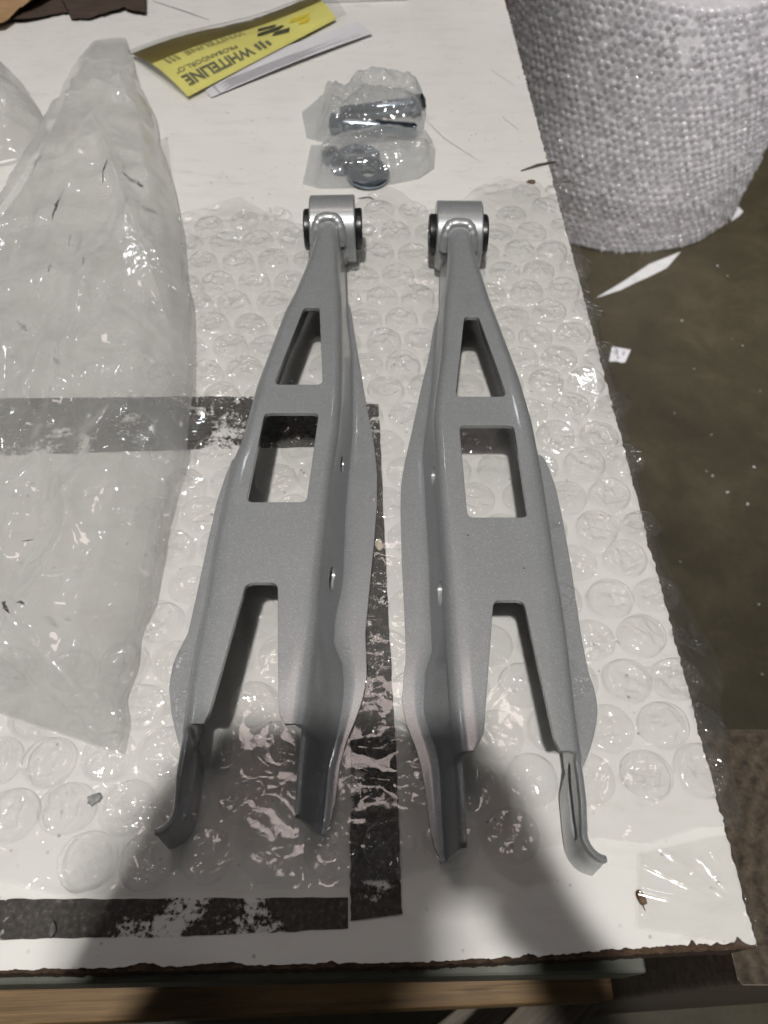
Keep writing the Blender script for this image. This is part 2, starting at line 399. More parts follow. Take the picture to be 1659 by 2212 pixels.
ptsT += edge_line(C2, C3, .0011, .0009, [(.045, .004, 0.0008), (.074, .006, 0.0010), (.081, .004, 0.0008), (.097, .018, 0.0011), (.118, .015, 0.0013), (.1225, .0016, 0.0026), (.137, .012, 0.0011), (.1445, .0022, 0.0025)], 22)
ptsT += edge_line(C3, C4, .0016, .0012, [(.1, .004, .0009), (.22, .006, .0012), (.34, .003, .001)], 23)
ptsT += [C4, np.array(C5)]
bm = bmesh.new(); prism(bm, ptsT, -.0012, 0.0)
top = from_bm('laminate_top', bm, M['table']); adopt(top, bench)
def grow(p, d):      # core stands a hair proud of the laminate
    return [np.array(C0) + (0, -.0015)] + edge_line(np.array(C1) + (0, -.0016), np.array(C2) + (0, -.0016), .0012, .0007, [], 31) + \
        edge_line(np.array(C2) + (0, -.0016), np.array(C3) + (.0012, -.0016), .0012, .0008, [], 32) + edge_line(np.array(C3) + (.0014, 0), np.array(C4) + (.0014, 0), .003, .001, [], 33) + [np.array(C4) + (.001, .002), np.array(C5) + (0, .002)]
bm = bmesh.new(); prism(bm, grow(None, 0), -.030, -.0012 - .0003)
core = from_bm('board_core', bm, M['core']); adopt(core, bench)
# rail under the front edge, a timber stretcher, legs, a diagonal brace
def bar(name, x0, x1, y0, y1, z0, z1, mat, rz=0, bev=.0015):
    o = box(name, (x0 + x1) / 2, (y0 + y1) / 2, (z0 + z1) / 2, x1 - x0, y1 - y0, z1 - z0, mat, None, (0, 0, rz), bev); adopt(o, bench); return o
bar('front_rail', -1.1, .130, .0135, .050, -.075, -.0305, M['steelrail'], rz=R(.9))
bar('stretcher', -1.05, .16, -.004, .055, -.30, -.215, M['wood'], rz=R(2.0), bev=.003)
bar('side_rail', .135, .165, .10, 1.5, -.12, -.031, M['wood_dark'])
for (lx, ly) in ((-1.05, .10), (-1.05, 1.5), (.10, 1.5), (.06, .12)): bar('leg', lx - .045, lx + .045, ly - .045, ly + .045, FLOOR, -.031, M['wood_dark'], bev=.003)
for k, (yy, zz, a) in enumerate(((.005, -.40, 38), (.035, -.52, 33))):
    br = box('brace', .14, yy, zz, .62, .045, .024, M['wood_dark'], None, (0, R(6), R(a)), .002); adopt(br, bench)
lower = bar('lower_shelf', -1.0, .02, .02, 1.45, -.72, -.70, M['wood_dark'])
# worn black tape lines on the top: thin strips with ragged ends
M['tape2'] = m_tape('badly_worn_black_tape', .532)
def strip(name, left, right, n=60, z=.0006, mat='tape'):
    """left / right: polylines (pixels) with the same count; resampled and joined"""
    L = np.array([P(*p)[:2] for p in left]); Rr = np.array([P(*p)[:2] for p in right]); V = []
    m = len(L); q = Noise(41)
    for i in range(n):
        t = i / (n - 1) * (m - 1); k = min(int(t), m - 2); f = t - k
        a = L[k] * (1 - f) + L[k + 1] * f; b = Rr[k] * (1 - f) + Rr[k + 1] * f
        w = (b - a) / np.linalg.norm(b - a)
        a = a + w * (float(q(i * .9, 2)) - .5) * .0008; b = b + w * (float(q(i * .9, 20)) - .5) * .0008
        V += [(a[0], a[1], z), (b[0], b[1], z)]
    o = obj(name, V, [(2 * i, 2 * i + 1, 2 * i + 3, 2 * i + 2) for i in range(n - 1)], M[mat]); adopt(o, top); return o
strip('tape_strip', [(-500, 1938), (0, 1943), (430, 1941), (752, 1938)], [(-500, 2040), (0, 2030), (430, 2022), (752, 2006)])
strip('tape_strip', [(723, 875), (735, 1180), (745, 1439), (757, 1627), (757, 1850), (757, 1990)], [(818, 875), (832, 1180), (845, 1439), (856, 1627), (864, 1850), (868, 1975)], 90, .0011)
strip('tape_strip', [(-600, 858), (0, 862), (430, 858), (720, 858)], [(-600, 985), (0, 985), (430, 972), (720, 966)], 60, .0008, 'tape2')
# hairline scratches and marks on the laminate
def hair(pts, w, mat, name='scratch', z=.0005):
    V = []
    Q = [P(*p)[:2] for p in pts]
    for i, q in enumerate(Q):
        d = Q[min(i + 1, len(Q) - 1)] - Q[max(i - 1, 0)]; d /= np.linalg.norm(d); nn = np.array([-d[1], d[0]])
        ww = w * (.35 if i in (0, len(Q) - 1) else 1)
        a, b = q + nn * ww / 2, q - nn * ww / 2; V += [(a[0], a[1], z), (b[0], b[1], z)]
    o = obj(name, V, [(2 * i, 2 * i + 1, 2 * i + 3, 2 * i + 2) for i in range(len(Q) - 1)], mat); adopt(o, top); return o
hair([(330, 3), (390, 22), (452, 44)], .0022, M['greyscuff'])
hair([(773, 430), (785, 428), (798, 427), (808, 432)], .0022, M['grime'], 'pen_mark')
hair([(910, 250), (960, 300), (1040, 352)], .0006, M['greyscuff'])
hair([(1090, 258), (1120, 280)], .001, M['greyscuff'])
hair([(1060, 150), (1110, 185)], .001, M['greyscuff'])

# ------------------------------------------------------------------ control arms
def interp_curve(pts, z):
    Q = np.array([P(x, y, z) for x, y in pts]); o = np.argsort(Q[:, 1]); return Q[o, 1], Q[o, 0]
H_PL, ZF, THK, RS = .050, .009, .0031, .0065
def apply_mods(o):
    dg = bpy.context.evaluated_depsgraph_get(); me = bpy.data.meshes.new_from_object(o.evaluated_get(dg)); old = o.data
    o.modifiers.clear(); o.data = me; bpy.data.meshes.remove(old)
def build_arm(T, label):
    base = P(*T['base'])
    root = empty('control_arm', (base[0], base[1], 0)); tag(root, label, 'control arm', 'pair of silver control arms on the bubble wrap')
    cur = {k: interp_curve(v, H_PL - .003 if k.startswith('pe') else ZF) for k, v in T['curves'].items()}
    def X(k, y): return float(np.interp(y, *cur[k]))
    Yend = P(*T['plate_end'], H_PL)[1]; Ysl = T['sleeve'][1]
    ys_main = list(np.linspace(Yend, Ysl, 64))
    V, F = [], []
    def section(side, y, ywall_top=None, ht=None):
        s = 1 if side == 'R' else -1
        pe, cr = X('pe' + side, y), X('cr' + side, y)
        fo = X('fo' + side, y)
        y_fo0 = P(*T['fo_start' + side], ZF)[1]
        if side == T['outer']:
            cr = pe + s * (.0015 if ht is None else .0015 - .0030 * min(1, max(0, (Yend - y) / .010)))
        elif s * (cr - pe) < .0035: cr = pe + s * .0035
        wfl = s * (fo - cr)
        if y > y_fo0: wfl = .0
        wfl = max(wfl, .0008)
        zf = ZF
        if side == T['outer'] and ht is not None: zf = ZF - .0080 * min(1, max(0, (Yend - y) / .012))
        rf = min(.0035, wfl * .8)
        if ht is None:
            return [(cr + s * wfl, zf), (cr + s * (wfl + rf) / 2, zf), (cr + s * rf, zf), (cr + s * rf * .3, zf + rf * .35), (cr, zf + .0035),
                    (pe + s * (cr - pe) * .3, zf + (H_PL - zf) * .6), (pe, H_PL - RS), (pe - s * RS * .16, H_PL - RS * .5), (pe - s * RS * .5, H_PL - RS * .14), (pe - s * RS, H_PL)]
        return [(cr + s * wfl, zf), (cr + s * (wfl + rf) / 2, zf), (cr + s * rf, zf), (cr + s * rf * .3, zf + rf * .35), (cr, zf + .0035)] + \
            [(cr + (pe - cr) * .55, zf + .0035 + (ht - zf - .0035) * .55), (pe, ht - .0035), (pe - s * .0005, ht - .0017), (pe - s * .0016, ht - .0004), (pe - s * .0034, ht)]
    NS = 10
    for side in 'LR':
        s = 1 if side == 'R' else -1
        secs = []
        tip = T['tip' + side]                       # (tip pixel, curl radius, curl direction, end height, flange to tip?)
        Yt = P(*tip['px'], ZF)[1]
        ysp = list(np.linspace(Yt, Yend, 26))[:-1]
        for i, y in enumerate(ysp):
            f = i / (len(ysp)); ht = tip['h'] + (.044 - tip['h']) * min(1, f / .35) ** .8
            if f > .9: ht = .044 + (H_PL - .044) * ((f - .9) / .1) ** 1.5
            secs.append([(x, y, z) for x, z in section(side, y, None, ht)])
        # curl of the wall at the prong tip
        first = secs[0]; cd, cr_ = tip['dir'], tip['r']; curl = []
        for a in np.linspace(0, R(tip['ang']), 9)[1:]:
            row = []
            for (x, y, z) in first:
                off = (x - first[4][0]) * cd            # distance towards the centre of the curl
                k = cr_ - max(min(off, cr_ * .8), -.02)
                row.append((first[4][0] + cd * cr_ - cd * k * math.cos(a), y - k * math.sin(a), z if z <= first[4][2] else first[4][2] + (z - first[4][2]) * (1 - tip.get('drop', .35) * a / R(tip['ang']))))
            curl.append(row)
        secs = curl[::-1] + secs; nprong = len(secs)
        secs += [[(x, y, z) for x, z in section(side, y)] for y in ys_main]
        off = len(V)
        for row in secs: V += row
        for i in range(len(secs) - 1):
            for j in range(NS - 1):
                a = off + i * NS + j; q = (a, a + NS, a + NS + 1, a + 1)
                F.append(q if s < 0 else q[::-1])
        T['_top' + side] = [off + (nprong + i) * NS + NS - 1 for i in range(len(ys_main))]
    nc = 8; rows = []
    for i in range(len(ys_main)):
        a, b = T['_topL'][i], T['_topR'][i]; row = [a]
        pa, pb = np.array(V[a]), np.array(V[b])
        for k in range(1, nc): V.append(tuple(pa + (pb - pa) * k / nc)); row.append(len(V) - 1)
        row.append(b); rows.append(row)
    for i in range(len(rows) - 1):
        for k in range(nc): F.append((rows[i][k], rows[i][k + 1], rows[i + 1][k + 1], rows[i + 1][k])[::-1])
    bm = bmesh.new(); vs = [bm.verts.new(v) for v in V]
    for f in F:
        try: bm.faces.new([vs[i] for i in f])
        except ValueError: pass
    bmesh.ops.remove_doubles(bm, verts=bm.verts, dist=1e-6)
    bmesh.ops.recalc_face_normals(bm, faces=bm.faces)
    up = sum(f.normal.z * f.calc_area() for f in bm.faces)
    if up < 0: bmesh.ops.reverse_faces(bm, faces=bm.faces)
    body = from_bm('stamped_body', bm, M['paint'], None)
    md = body.modifiers.new('sol', 'SOLIDIFY'); md.thickness = THK; md.offset = -1
    apply_mods(body)
    # cut the openings in the top plate and the holes in the side walls
    bm = bmesh.new()
    for key, rad in (('tri', .0042), ('rect', .0042)):
        prism(bm, roundpoly([P(x, y, H_PL)[:2] for x, y in T[key]], rad), .035, .06)
    g = [P(x, y, H_PL)[:2] for x, y in T['gap']]
    prism(bm, roundpoly(g, T['gap_r']), .035, .06)
    for hole in T['holes']:                       # (pixel centre, height, half length, half height, x half depth)
        c = P(*hole[0], hole[1]); hl, hh = hole[2], hole[3]; dx = hole[4]; ring = []
        slope = hole[5] if len(hole) > 5 else 0.0
        for k in range(20):
            a = 2 * math.pi * k / 20; yy = (hl - hh) * (1 if math.cos(a) > 0 else -1) + hh * math.cos(a); ring.append((yy, hh * math.sin(a)))
        va = [bm.verts.new((c[0] - dx + slope * q[0], c[1] + q[0], hole[1] + q[1])) for q in ring]; vb = [bm.verts.new((c[0] + dx + slope * q[0], c[1] + q[0], hole[1] + q[1])) for q in ring]
        bm.faces.new(va[::-1]); bm.faces.new(vb)
        for k in range(20): bm.faces.new((va[k], va[(k + 1) % 20], vb[(k + 1) % 20], vb[k]))
    bmesh.ops.recalc_face_normals(bm, faces=bm.faces)
    cutter = from_bm('cutter', bm)
    md = body.modifiers.new('cut', 'BOOLEAN'); md.object = cutter; md.operation = 'DIFFERENCE'; md.solver = 'EXACT'
    apply_mods(body)
    cme = cutter.data; bpy.data.objects.remove(cutter); bpy.data.meshes.remove(cme)
    body.data.polygons.foreach_set('use_smooth', [True] * len(body.data.polygons)); body.data.set_sharp_from_angle(angle=R(38))
    if not body.data.materials: body.data.materials.append(M['paint'])
    adopt(body, root)
    # bushing sleeve, rubber bushes, inner tube
    cx, cyy, cz, rad, hw, rot = T['sleeve']
    def turned(name, prof, mat, smooth_ang=35):
        v, f = lathe_x(prof); o = obj(name, v, f, mat, None, True); o.data.set_sharp_from_angle(angle=R(smooth_ang))
        o.location = (cx, cyy, cz); o.rotation_euler = (0, 0, R(rot)); return o
    sl = turned('bushing_sleeve', [(-hw, .0155), (-hw, rad - .001), (-hw + .001, rad), (hw - .001, rad), (hw, rad - .001), (hw, .0155)], M['paint']); 
    adopt(sl, root)
    for d in (-1, 1):
        pr = [(d * (hw - .004), .0150), (d * (hw + .0008), .0164), (d * (hw + .0045), .0164), (d * (hw + .0056), .0154), (d * (hw + .0056), .0110), (d * (hw + .0040), .0095), (d * (hw - .01), .0090)]
        if d < 0: pr = pr[::-1]
        b = turned('rubber_bush', pr, M['rubber']); adopt(b, sl)
    it = turned('inner_tube', [(-hw - .005, .0058), (-hw - .005, .0090), (hw + .005, .0090), (hw + .005, .0058), (-hw - .005, .0058)], M['zinc']); adopt(it, sl)
    # weld bead around the neck where it meets the sleeve
    path = []; wl, wr = X('peL', cyy - .026) - .0025, X('peR', cyy - .026) + .0025; mid = (wl + wr) / 2; hwid = (wr - wl) / 2
    for k in range(41):
        a = math.pi * k / 40; ca = math.cos(a); xx = mid - hwid * math.copysign(abs(ca) ** .5, ca); zz = .012 + (cz + rad * .76 - .012) * math.sin(a) ** .42
        dz = min(max(zz - cz, -rad * .98), rad * .98); path.append((xx, cyy - math.sqrt(rad * rad - dz * dz) + .0024, zz))
    v, f = tube(path, [.0046 + .0002 * math.sin(k * 1.7) for k in range(41)], 12)
    w = obj('weld_bead', v, f, M['paint'], None, True); adopt(w, root)
    return root

LEFT = dict(outer='L', base=(600, 1200), plate_end=(520, 1563),
    curves=dict(
        peL=[(690, 470), (686, 490), (659, 575), (631, 639), (614, 669), (553, 830), (519, 953), (495, 1006), (475, 1092), (453, 1198), (440, 1290), (423, 1366), (410, 1438), (401, 1504), (396, 1538), (392, 1564), (385, 1600), (378, 1640), (363, 1720), (352, 1756), (344, 1790)],
        peR=[(729, 470), (731, 490), (734, 580), (739, 648), (741, 768), (739, 867), (734, 927), (723, 1000), (716, 1066), (706, 1165), (698, 1240), (692, 1339), (678, 1471), (668, 1563), (662, 1620), (655, 1700), (648, 1790)],
        crL=[(690, 500), (659, 600), (548, 860), (510, 985), (488, 1040), (470, 1120), (446, 1230), (420, 1366), (404, 1450), (396, 1504), (388, 1564), (392, 1640), (384, 1720), (368, 1790)],
        crR=[(734, 500), (738, 600), (745, 660), (759, 768), (759, 933), (744, 1099), (737, 1264), (721, 1339), (717, 1395), (737, 1440), (739, 1500), (734, 1538), (722, 1600), (706, 1660), (700, 1720), (692, 1800)],
        foL=[(690, 500), (540, 870), (503, 990), (490, 1020), (468, 1085), (447, 1180), (425, 1284), (407, 1366), (384, 1410), (372, 1440), (365, 1485), (370, 1540), (380, 1585), (396, 1640), (402, 1680), (402, 1720), (390, 1790)],
        foR=[(746, 600), (747, 642), (757, 665), (772, 760), (789, 861), (809, 966), (815, 1026), (814, 1099), (807, 1185), (799, 1264), (789, 1372), (792, 1425), (792, 1471), (780, 1521), (764, 1564), (747, 1604), (734, 1653), (724, 1736), (714, 1776), (700, 1800)]),
    fo_startL=(503, 985), fo_startR=(748, 640),
    tri=[(657, 664), (690, 664), (697, 831), (591, 831)], rect=[(572, 891), (689, 891), (662, 1085), (532, 1085)],
    gap=[(532, 1258), (600, 1258), (601, 1538), (630, 1592), (424, 1592), (453, 1538)], gap_r=[.005, .005, .010, 0, 0, .010],
    holes=[((744, 1004), .028, .006, .0045, .012), ((714, 1251), .028, .0075, .0045, .014), ((520, 905), .03, .005, .004, .012), ((404, 1690), .025, .018, .0045, .010, .03), ((600, 760), .03, .004, .0035, .01)],
    tipL=dict(px=(395, 1770), r=.010, dir=-1, ang=85, h=.038, drop=.15), tipR=dict(px=(690, 1793), r=.02, dir=-1, ang=6, h=.041, drop=.08),
    sleeve=(-.0421, .5470, .0295, .0265, .0184, 1.5))
RIGHT = dict(outer='R', base=(1070, 1250), plate_end=(1100, 1622),
    curves=dict(
        peL=[(968, 470), (967, 490), (967, 575), (958, 653), (951, 766), (938, 862), (934, 909), (939, 972), (942, 1035), (947, 1098), (953, 1192), (960, 1311), (965, 1410), (972, 1526), (981, 1622), (987, 1700), (992, 1790), (998, 1850)],
        peR=[(1014, 470), (1016, 490), (1030, 552), (1061, 648), (1097, 743), (1124, 815), (1151, 906), (1164, 972), (1172, 1010), (1190, 1123), (1204, 1223), (1220, 1311), (1233, 1410), (1246, 1526), (1257, 1609), (1268, 1675), (1277, 1750), (1288, 1820), (1296, 1850)],
        crL=[(964, 500), (962, 600), (955, 660), (942, 768), (931, 894), (923, 1019), (923, 1082), (931, 1239), (932, 1311), (937, 1410), (922, 1460), (919, 1543), (935, 1592), (948, 1625), (955, 1680), (958, 1760), (965, 1850)],
        crR=[(1017, 500), (1035, 580), (1100, 770), (1150, 920), (1168, 1005), (1186, 1080), (1204, 1180), (1218, 1290), (1230, 1400), (1240, 1480), (1248, 1560), (1250, 1620), (1242, 1700), (1250, 1770), (1262, 1850)],
        foL=[(956, 620), (954, 653), (936, 710), (927, 766), (908, 846), (890, 931), (873, 1004), (866, 1051), (865, 1098), (868, 1208), (873, 1311), (877, 1410), (872, 1460), (868, 1510), (876, 1559), (889, 1592), (905, 1632), (919, 1708), (929, 1791), (939, 1831), (955, 1860)],
        foR=[(1150, 930), (1167, 975), (1184, 1007), (1200, 1051), (1215, 1120), (1231, 1208), (1247, 1315), (1256, 1377), (1272, 1457), (1286, 1493), (1291, 1533), (1287, 1573), (1278, 1609), (1266, 1642), (1246, 1690), (1236, 1770), (1246, 1850)]),
    fo_startL=(953, 652), fo_startR=(1167, 972),
    tri=[(1003, 684), (1034, 684), (1096, 857), (984, 857)], rect=[(992, 918), (1110, 918), (1141, 1118), (1010, 1118)],
    gap=[(1066, 1296), (1131, 1296), (1198, 1597), (1226, 1652), (1006, 1652), (1045, 1586)], gap_r=[.005, .005, .010, 0, 0, .010],
    holes=[((931, 1028), .028, .006, .0045, .012), ((947, 1282), .028, .0075, .0045, .014), ((1158, 930), .03, .005, .004, .012), ((1232, 1730), .025, .018, .0045, .010, -.02), ((1075, 790), .03, .004, .0035, .01)],
    tipL=dict(px=(965, 1852), r=.02, dir=1, ang=6, h=.041, drop=.08), tipR=dict(px=(1236, 1825), r=.010, dir=1, ang=85, h=.038, drop=.15),
    sleeve=(.0609, .5390, .0295, .0265, .0184, -1.0))
build_arm(LEFT, 'silver control arm on the bubble wrap nearer the plastic bag')
build_arm(RIGHT, 'silver control arm on the bubble wrap nearer the bare bench edge')

# ------------------------------------------------------------------ big-bubble wrap sheet under the arms
nA, nB = Noise(61), Noise(62)
def xedge(y): return C3[0] + dR[0] * (y - C3[1]) / dR[1]
def sheet_z(x, y):
    x = np.asarray(x, float); y = np.asarray(y, float)
    z = .0012 + .0020 * nA(x * 22, y * 22) + np.minimum(crumple(x, y, 8, 20, 50, 190, .11), .004)
    z = z + np.clip((y - .50) / .09, 0, 1) ** 1.5 * (.010 * nB(x * 26 + 3, y * 11) + .002)
    over = np.clip(x - (xedge(y) - .004), 0, 1)
    return z - over ** 1.3 * 1.7 - over * .25
yt_px = [(-400, 520), (0, 512), (395, 497), (430, 486), (500, 462), (555, 448), (590, 470), (640, 500), (700, 510), (800, 470), (850, 447), (882, 436), (920, 450), (960, 485), (1040, 470), (1090, 430), (1150, 405), (1220, 425), (1290, 500)]
yb_px = [(-400, 1850), (0, 1900), (150, 1935), (260, 1945), (420, 1930), (640, 1925), (850, 1920), (960, 1890), (1080, 1862), (1200, 1840), (1340, 1815), (1450, 1830), (1560, 1795), (1640, 1790)]
tx = np.array([P(*p)[:2] for p in yt_px]); bx_ = np.array([P(*p)[:2] for p in yb_px])
xr_px = [(1225, 430), (1262, 560), (1300, 720), (1352, 900), (1395, 1060), (1436, 1180), (1500, 1290), (1590, 1365), (1610, 1420), (1585, 1480), (1600, 1600), (1612, 1720), (1622, 1800)]
xr = np.array([P(*p)[:2] for p in xr_px])[::-1]
NU, NV = 290, 340; V = []
for j in range(NV):
    t = j / (NV - 1)
    for i in range(NU):
        s = i / (NU - 1)
        x0 = -.40 + s * .60
        yb = np.interp(x0, bx_[:, 0], bx_[:, 1]); yt = np.interp(x0, tx[:, 0], tx[:, 1]); y = yb + (yt - yb) * t
        xR = np.interp(y, xr[:, 1], xr[:, 0]) + .002 * (float(nB(y * 90, 5)) - .5)
        x = -.40 + s * (xR + .40); V.append((x, y, 0))
V = np.array(V); V[:, 2] = sheet_z(V[:, 0], V[:, 1])
wrap = empty('bubble_wrap_sheet', (0, .3, 0)); tag(wrap, 'sheet of clear large-bubble wrap spread under the two silver arms', 'bubble wrap')
film = obj('base_film', V, grid_faces(NV, NU, 0, True), M['wrap'], None, True); adopt(film, wrap)
def bubble_mesh(k):
    r = np.random.RandomState(100 + k); nr, na = 18, 60; V = [(0, 0, 0)]; F = []
    th = r.rand() * 3.14; f = r.uniform(2.2, 4.0); wam = r.uniform(.0006, .0015); q = Noise(200 + k); ph = r.rand()
    rad = .0137
    for i in range(1, nr + 1):
        rr = i / nr
        for a in range(na):
            w = 2 * math.pi * a / na
            V.append((rr * rad * math.cos(w) * (1 + .02 * math.sin(2 * w + k)), rr * rad * math.sin(w) * (1 + .02 * math.cos(3 * w + k)), 0))
    V = np.array(V, float); rr = np.hypot(V[:, 0], V[:, 1]) / rad
    dome = .0046 * np.clip(1 - np.clip(rr, 0, 1) ** 9, 0, 1) ** .5
    s = (V[:, 0] * math.cos(th) + V[:, 1] * math.sin(th)) * f / .0137 * .5 + ph + .5 * q(V[:, 0] * 120 + 5, V[:, 1] * 120)
    wr = (np.abs((s % 1) - .5) * 2 - .5) * wam * (1 - rr ** 4)
    dent = -(q(V[:, 0] * 75 + 9, V[:, 1] * 75 + 4)) * .0030 * (1 - rr ** 3)
    V[:, 2] = dome + wr + dent + crumple(V[:, 0], V[:, 1], 300 + k, 9, 70, 240, .12) * (1 - rr ** 4)
    for c_ in range(r.randint(6, 13)):       # pinched fold lines across the half-deflated dome
        a_ = th + r.uniform(-.5, .5) + (1.57 if r.rand() < .25 else 0); of = r.uniform(-.8, .8) * rad; d = np.abs(-V[:, 0] * math.sin(a_) + V[:, 1] * math.cos(a_) - of + .0012 * np.sin(V[:, 0] * 300 + c_))
        sl = V[:, 0] * math.cos(a_) + V[:, 1] * math.sin(a_); V[:, 2] += r.choice([-1, 1]) * r.uniform(.0008, .0022) * np.exp(-d / .0009) * np.clip(1 - np.abs(sl - r.uniform(-.4, .4) * rad) / (r.uniform(.4, 1.) * rad), 0, 1) ** .5 * (1 - rr ** 6)
    for a in range(na): F.append((0, 1 + a, 1 + (a + 1) % na))
    for i in range(1, nr):
        o = 1 + (i - 1) * na
        for a in range(na): F.append((o + a, o + na + a, o + na + (a + 1) % na, o + (a + 1) % na))
    me = bpy.data.meshes.new('bubble'); me.from_pydata([tuple(v) for v in V], [], F); me.update()
    me.polygons.foreach_set('use_smooth', [True] * len(me.polygons)); me.materials.append(M['bubble']); return me
BM = [bubble_mesh(k) for k in range(14)]
FOOT = [(interp_curve(T['curves']['foL'], ZF), interp_curve(T['curves']['peL'], .04), interp_curve(T['curves']['peR'], .04), interp_curve(T['curves']['foR'], ZF)) for T in (LEFT, RIGHT)]
def under_arm(x, y):
    for a, b, c, d in FOOT:
        xs = [float(np.interp(y, *k)) for k in (a, b, c, d)]
        if min(xs) - .012 < x < max(xs) + .012: return True
    return False
rb = np.random.RandomState(17); pitch = .0298; nb = 0
for j in range(-2, 26):
    for i in range(-12, 10):
        x = i * pitch + (j % 2) * pitch / 2 + .006; y = .075 + j * pitch * .866
        x, y = x * math.cos(.05) - y * math.sin(.05) * .35, y + x * .06
        x += rb.uniform(-.0012, .0012) + .004 * (float(nA(y * 9, 1)) - .5); y += rb.uniform(-.0012, .0012)
        yb = np.interp(x, bx_[:, 0], bx_[:, 1]); yt = np.interp(x, tx[:, 0], tx[:, 1]); xR = np.interp(y, xr[:, 1], xr[:, 0])
        if not (yb + .010 < y < yt - .012 and x < xR - .008): continue
        px, py = proj((x, y, .003))
        if px < -45 or px > 1700: continue
        if px < 330 and py < 1400: continue                # wholly under the poly bag
        o = bpy.data.objects.new('bubble', BM[rb.randint(14)]); COL.objects.link(o)
        z = float(sheet_z(x, y)); dzx = (float(sheet_z(x + .006, y)) - float(sheet_z(x - .006, y))) / .012
        flat = rb.uniform(.75, 1.2)
        if under_arm(x, y): flat *= .45
        o.location = (x, y, z - .0003); o.rotation_euler = (0, -math.atan(dzx) if x > xedge(y) - .012 else 0, rb.rand() * 6.28); o.scale = (rb.uniform(.95, 1.03), rb.uniform(.95, 1.03), flat)
        adopt(o, film); nb += 1
print('bubbles', nb)

# stretch film creased over the front right corner of the bench
V = []; n1, n2 = 60, 70
q0, q1, q2, q3 = P(1375, 1850)[:2], P(1600, 1800)[:2], P(1640, 2052)[:2], P(1370, 2010)[:2]
for j in range(n2):
    for i in range(n1):
        s, t = i / (n1 - 1), j / (n2 - 1); p = (q0 * (1 - s) + q1 * s) * (1 - t) + (q3 * (1 - s) + q2 * s) * t; V.append((p[0], p[1], 0))
V = np.array(V); V[:, 2] = .0012 + crumple(V[:, 0], V[:, 1], 55, 9, 12, 45, .05)
cpx = P(1625, 2000)
for k in range(7):       # creases that fan out of the corner
    a = R(100 + k * 13); d = np.abs((V[:, 0] - cpx[0]) * math.sin(a) - (V[:, 1] - cpx[1]) * math.cos(a)); V[:, 2] += .0014 * np.exp(-d / .0012)
ov = np.clip(V[:, 0] - xedge(V[:, 1]) + .001, 0, 1); V[:, 2] -= ov * 1.4
ov = np.clip(.0355 - V[:, 1], 0, 1); V[:, 2] = np.maximum(V[:, 2], .0009) * (ov < 1) - ov * 0 - np.clip(V[:, 0] - xedge(V[:, 1]) + .001, 0, 1) * 1.4
tag(obj('stretch_film', V, grid_faces(n2, n1), M['cling'], None, True), 'creased clear stretch film lying over the front bench corner', 'plastic film')

# ------------------------------------------------------------------ poly bags on the left
def bag(name, left, right, zf, seed, mat, label, nu=170, nv=260, back=True, scuffs=()):
    L = np.array([P(*p)[:2] for p in left]); Q = np.array([P(*p)[:2] for p in right]); m = len(L)
    def at(s, t):
        f = t * (m - 1); k = np.minimum(f.astype(int), m - 2); f = (f - k)[..., None]
        a = L[k] * (1 - f) + L[k + 1] * f; b = Q[k] * (1 - f) + Q[k + 1] * f
        return a + (b - a) * s[..., None]
    S, Tt = np.meshgrid(np.linspace(0, 1, nu), np.linspace(0, 1, nv)); XY = at(S, Tt).reshape(-1, 2); S, Tt = S.ravel(), Tt.ravel()
    q = Noise(seed + 3); w = (q(Tt * 30, S * 0 + 2) - .5) * .004
    XY[:, 0] += w * np.abs(S - .5) * 2
    Z = zf(S, Tt, XY)
    root = empty(name, (XY[:, 0].mean(), XY[:, 1].mean(), 0)); tag(root, label, 'plastic bag')
    o = obj('upper_layer', np.c_[XY, Z], grid_faces(nv, nu), mat, None, True); adopt(o, root)
    if back:
        o = obj('lower_layer', np.c_[XY, np.clip(Z - .0008, .0012, .0068)], grid_faces(nv, nu), M['bag_back'], None, True); adopt(o, root)
    from mathutils.bvhtree import BVHTree
    G = np.c_[XY, Z]
    for pts, wd, mt in scuffs:
        V = []; C = [P(*p, .02)[:2] for p in pts]; C2_ = []
        for i in range(len(C) - 1):
            for k in range(4): C2_.append(C[i] + (C[i + 1] - C[i]) * k / 4)
        C2_.append(C[-1]); n = len(C2_); rr = np.random.RandomState(int(pts[0][0] * 7 + pts[0][1]))
        for i, c in enumerate(C2_):
            d = C2_[min(i + 1, n - 1)] - C2_[max(i - 1, 0)]; d /= np.linalg.norm(d); nn = np.array([-d[1], d[0]])
            ww = wd * math.sin(math.pi * (i + .4) / (n - .2)) * rr.uniform(.5, 1.2)
            for e in (-.5, .5):
                p = c + nn * ww * e; k = np.argmin((XY[:, 0] - p[0]) ** 2 + (XY[:, 1] - p[1]) ** 2); V.append((p[0], p[1], G[k, 2] + .0006))
        o = obj('scuff_mark', V, [(2 * i, 2 * i + 1, 2 * i + 3, 2 * i + 2) for i in range(n - 1)], mt); adopt(o, root)
    return root
def ridge(XY, a, b, h, w):
    a = P(*a)[:2]; b = P(*b)[:2]; d = b - a; L = np.linalg.norm(d); d /= L
    s = (XY - a) @ d; e = np.abs((XY - a) @ np.array([-d[1], d[0]]))
    return h * np.exp(-e / w) * np.clip(np.minimum(s, L - s) / (.15 * L) + .2, 0, 1)
